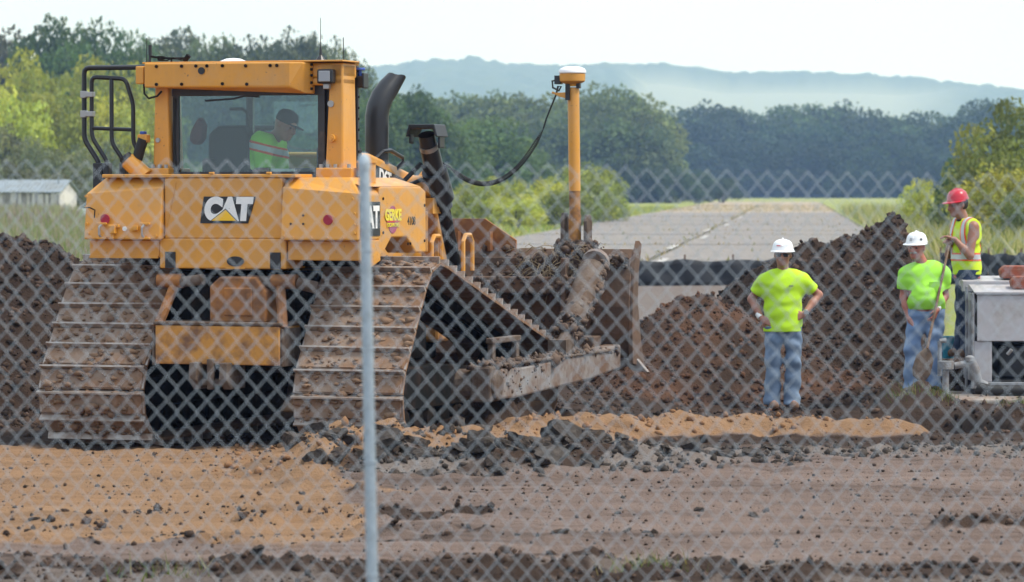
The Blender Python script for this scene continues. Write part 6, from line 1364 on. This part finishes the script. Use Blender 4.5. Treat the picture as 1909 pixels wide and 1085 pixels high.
def rock_mesh(seed, flat, ma):
    import bmesh
    bm = bmesh.new(); bmesh.ops.create_icosphere(bm, subdivisions=3, radius=1.0); me = bpy.data.meshes.new('asphalt_chunk'); bm.to_mesh(me); bm.free()
    n = len(me.vertices); co = np.zeros(n * 3, np.float32); me.vertices.foreach_get('co', co); co = co.reshape(-1, 3).astype(float); g = np.random.default_rng(seed)
    for k in range(9):                                    # broken faces
        d = g.normal(size=3); d[2] *= .4; d /= np.linalg.norm(d); h = g.uniform(.45, .8); s_ = co @ d; co = co - np.outer(np.maximum(0, s_ - h), d)
    co[:, 2] = np.clip(co[:, 2], -.55, .5); co *= .55; co[:, 2] *= flat / .3
    co *= (1 + .30 * (vnoise(co[:, 0] * 5, co[:, 1] * 5, co[:, 2] * 5, seed) - .5) + .18 * (vnoise(co[:, 0] * 13, co[:, 1] * 13, co[:, 2] * 13, seed + 1) - .5))[:, None]
    me.vertices.foreach_set('co', co.astype(np.float32).ravel()); me.materials.append(M[ma]); me.update(); return me
for k in range(8):
    protos.append(rock_mesh(40 + k, .14 if k < 5 else .30, 'asphalt' if k % 2 else 'asphalt_top'))
def chunk(x, y, s, label, flat=None, lift=.12):
    k = gr.randrange(8) if flat is None else flat; o = link('asphalt_chunk', protos[k]); o.scale = (s * gr.uniform(.8, 1.4), s * gr.uniform(.7, 1.1), s * gr.uniform(.7, 1.1))
    o.location = (x, y, gz(x, y) + s * .28 * lift); o.rotation_euler = (R(gr.uniform(-28, 28)), R(gr.uniform(-25, 25)), gr.uniform(0, 6.28)); return tag(o, label, 'rubble', 'broken asphalt')
for i in range(190):
    x = gr.uniform(-1.5, .95) if i < 155 else gr.uniform(.9, 2.4); c0 = 28.6 + .30 * max(-2, min(4, x)) + .15 * max(1, x); y = c0 + gr.gauss(.1, .48)
    chunk(x, y, gr.uniform(.07, .25) if i < 155 else gr.uniform(.06, .18), 'dark chunk of broken asphalt in the rubble strip before the orange berm')
for x, y, s, lab, k in [(.42, 29.4, .36, 'upturned dark asphalt slab jutting highest in the rubble strip', 6), (-.95, 28.5, .38, 'large flat asphalt slab just left of the fence post foot', 0), (-.25, 28.35, .36, 'long flat grey asphalt slab right of the fence post', 2), (.28, 28.25, .34, 'pale flat asphalt slab at the front of the rubble strip', 4), (1.15, 29.8, .28, 'lumpy dark asphalt clump on the right part of the strip', 7), (-1.62, 28.25, .28, 'dark curved asphalt lump at the left end of the rubble', 7)]:
    o = chunk(x, y, s, lab, k, .6)
    if k == 6: o.rotation_euler = (R(58), R(20), R(30))
for i in range(34):
    x = gr.uniform(-3.4, 2.2); y = gr.choice([20.9, 21.2, 23.1, 23.2, 24.6, 26.4]) + gr.gauss(0, .25)
    chunk(x, y, gr.uniform(.04, .10), 'small loose dark lump lying on the graded soil in the foreground')
def scatter(name, label, n, pick, smin, smax, ma, seed):
    g = np.random.default_rng(seed); X, Y = pick(g, n); Z, zn = terrain(X, Y); s = smin * (smax / smin) ** (g.uniform(0, 1, len(X)) ** 2.6)
    ico = np.array([(0, 0, 1), (.894, 0, .447), (.276, .851, .447), (-.724, .526, .447), (-.724, -.526, .447), (.276, -.851, .447), (.724, .526, -.447), (-.276, .851, -.447), (-.894, 0, -.447), (-.276, -.851, -.447), (.724, -.526, -.447), (0, 0, -1)])
    fc = np.array([(0, 1, 2), (0, 2, 3), (0, 3, 4), (0, 4, 5), (0, 5, 1), (1, 6, 2), (2, 7, 3), (3, 8, 4), (4, 9, 5), (5, 10, 1), (6, 7, 2), (7, 8, 3), (8, 9, 4), (9, 10, 5), (10, 6, 1), (11, 7, 6), (11, 8, 7), (11, 9, 8), (11, 10, 9), (11, 6, 10)])
    m_ = len(X); V = ico[None] * g.uniform(.6, 1.35, (m_, 12, 1)) * s[:, None, None] * g.uniform(.7, 1.3, (m_, 1, 3)); V = V + np.stack([X, Y, Z + s * .25], -1)[:, None]
    return kind(tag(raw(name, V.reshape(-1, 3), (fc[None] + 12 * np.arange(m_)[:, None, None]).reshape(-1, 3), ma), label, 'soil'), 'stuff')
def uni(x0, x1, y0, y1): return lambda g, n: (g.uniform(x0, x1, n), g.uniform(y0, y1, n))
def keep(pick, cond):
    def f(g, n):
        X, Y = pick(g, n); _, zn = terrain(X, Y); k = cond(zn, X, Y, g); return X[k], Y[k]
    return f
scatter('soil_clods', 'dark clods covering the spoil heap behind the crew', 12000, keep(uni(.6, 4.8, 39.6, 43.6), lambda z, X, Y, g: z['red'] < .4), .006, .042, 'clod_dark', 1)
scatter('soil_clods', 'reddish clods on the smaller heap left of the standing worker', 7500, keep(uni(.6, 4.4, 38.6, 42.6), lambda z, X, Y, g: z['red'] > .35), .006, .042, 'clod_red', 2)
scatter('soil_clods', 'dark clods covering the heap at the left edge', 6000, keep(uni(-6.2, -3.5, 33.5, 36.9), lambda z, X, Y, g: z['dark'] > .4), .006, .045, 'clod_dark', 3)
scatter('soil_clods', 'orange clods along the low berm', 3500, keep(uni(-2.3, 3.4, 27.6, 33.2), lambda z, X, Y, g: z['orange'] > .5), .006, .04, 'clod_orange', 4)
scatter('soil_clods', 'dark clods churned up round the bulldozer and trench', 4500, keep(uni(-4.2, 5.2, 31.5, 39), lambda z, X, Y, g: (z['dark'] > .5)), .007, .05, 'clod_dark', 5)
scatter('soil_clods', 'grey gravel bits scattered in the rubble strip', 6000, keep(uni(-1.8, 5.2, 27.6, 31.6), lambda z, X, Y, g: z['grey'] > .25), .006, .04, 'asphalt_top', 6)
scatter('soil_clods', 'dark clods in the rows nearest the fence', 14000, keep(uni(-3.6, 4.0, 19.8, 25.2), lambda z, X, Y, g: z['dark'] * g.uniform(.3, 1, X.shape) > .38), .005, .034, 'clod_dark', 7)
scatter('soil_clods', 'loose crumbs sprinkled on the graded ground', 7000, uni(-4.2, 5, 19.5, 31), .003, .017, 'clod_dark', 8)
gg = np.random.default_rng(31)
def tuft(cx_, cy_, r_, n): x = gg.normal(cx_, r_, n); y = gg.normal(cy_, r_, n); return np.stack([x, y, terrain(x, y)[0]], -1)
tag(blades('grass_tufts', np.concatenate([tuft(4.0, 37.9, .10, 90), tuft(4.35, 37.9, .09, 90), tuft(5.05, 36.6, .10, 160), tuft(5.1, 37.6, .12, 80), tuft(.75, 20.8, .12, 130), tuft(-1.9, 20.7, .15, 60)]), .04, .13, .005, [(0.12, 0.16, 0.04), (0.08, 0.12, 0.03), (0.24, 0.20, 0.10)], 12, .6), 'green grass tufts on the soil near the cabinet and the fence', 'grass')

# ------------------------------------------------------------------ chain link fence in front
FD = FPX / 528.0; w_ = .0707; hh = .0852
fe = empty('chain_link_fence', (0, FD, .42)); tag(fe, 'galvanised chain link fence running across the whole foreground', 'fence')
def wire(flip):
    m = MB(); pts = []; n = 42; top = 1.815
    for i in range(n + 1):
        side_ = ((i + flip) % 2) * 2 - 1; z = top - i * hh / 2; x = side_ * (w_ / 4 + .0016)
        y = .0035 * side_
        pts.append((x, y, z)) 
    # rounded hooks at each bend
    out = []
    for i, p in enumerate(pts):
        p = Vector(p)
        if i in (0, n): out.append(p); continue
        a, b = Vector(pts[i - 1]), Vector(pts[i + 1]); out += [p.lerp(a, .10), p.lerp(b, .10)]
    m.tube(out, .0014, 6)
    return m
wm = []
for fl in (0, 1):
    o = wire(fl).build('tmp', 'wire', smooth=True); wm.append(o.data); o.data.name = 'wire'; bpy.data.objects.remove(o)
gw = random.Random(6)
for i in range(-80, 81):
    o = link('wire', wm[i % 2], fe); x = i * w_ / 2; sl_ = -.0138 * x - .012 * (abs(x + .5) > .9)
    o.location = (x, 0, sl_ + gw.uniform(-.0012, .0012)); o.rotation_euler = (0, R(gw.uniform(-.12, .12)), 0)
po = at(687, 290, FD + .03); m = MB(); m.tube([(0, 0, -.62), (0, 0, 1.82)], .0205, 20); pst = m.build('post', 'galv', fe, smooth=True, loc=(po.x + .018, .034, 0)); pst.rotation_euler = (0, R(-1.05), 0)
m = MB(); m.lathe([(.0215, 1.79), (.0225, 1.80), (.0225, 1.825), (.016, 1.845), (.004, 1.852)], (0, 0, 0), 18); m.build('post_cap', 'galv', pst, smooth=True)
for z in (.35, .75, 1.15, 1.5): m = MB(); m.tube([(.024 * math.cos(a), .024 * math.sin(a), z + .01 * a / 6) for a in np.linspace(0, 6.28, 13)], .002, 5); m.build('tie_wire', 'wire', pst)
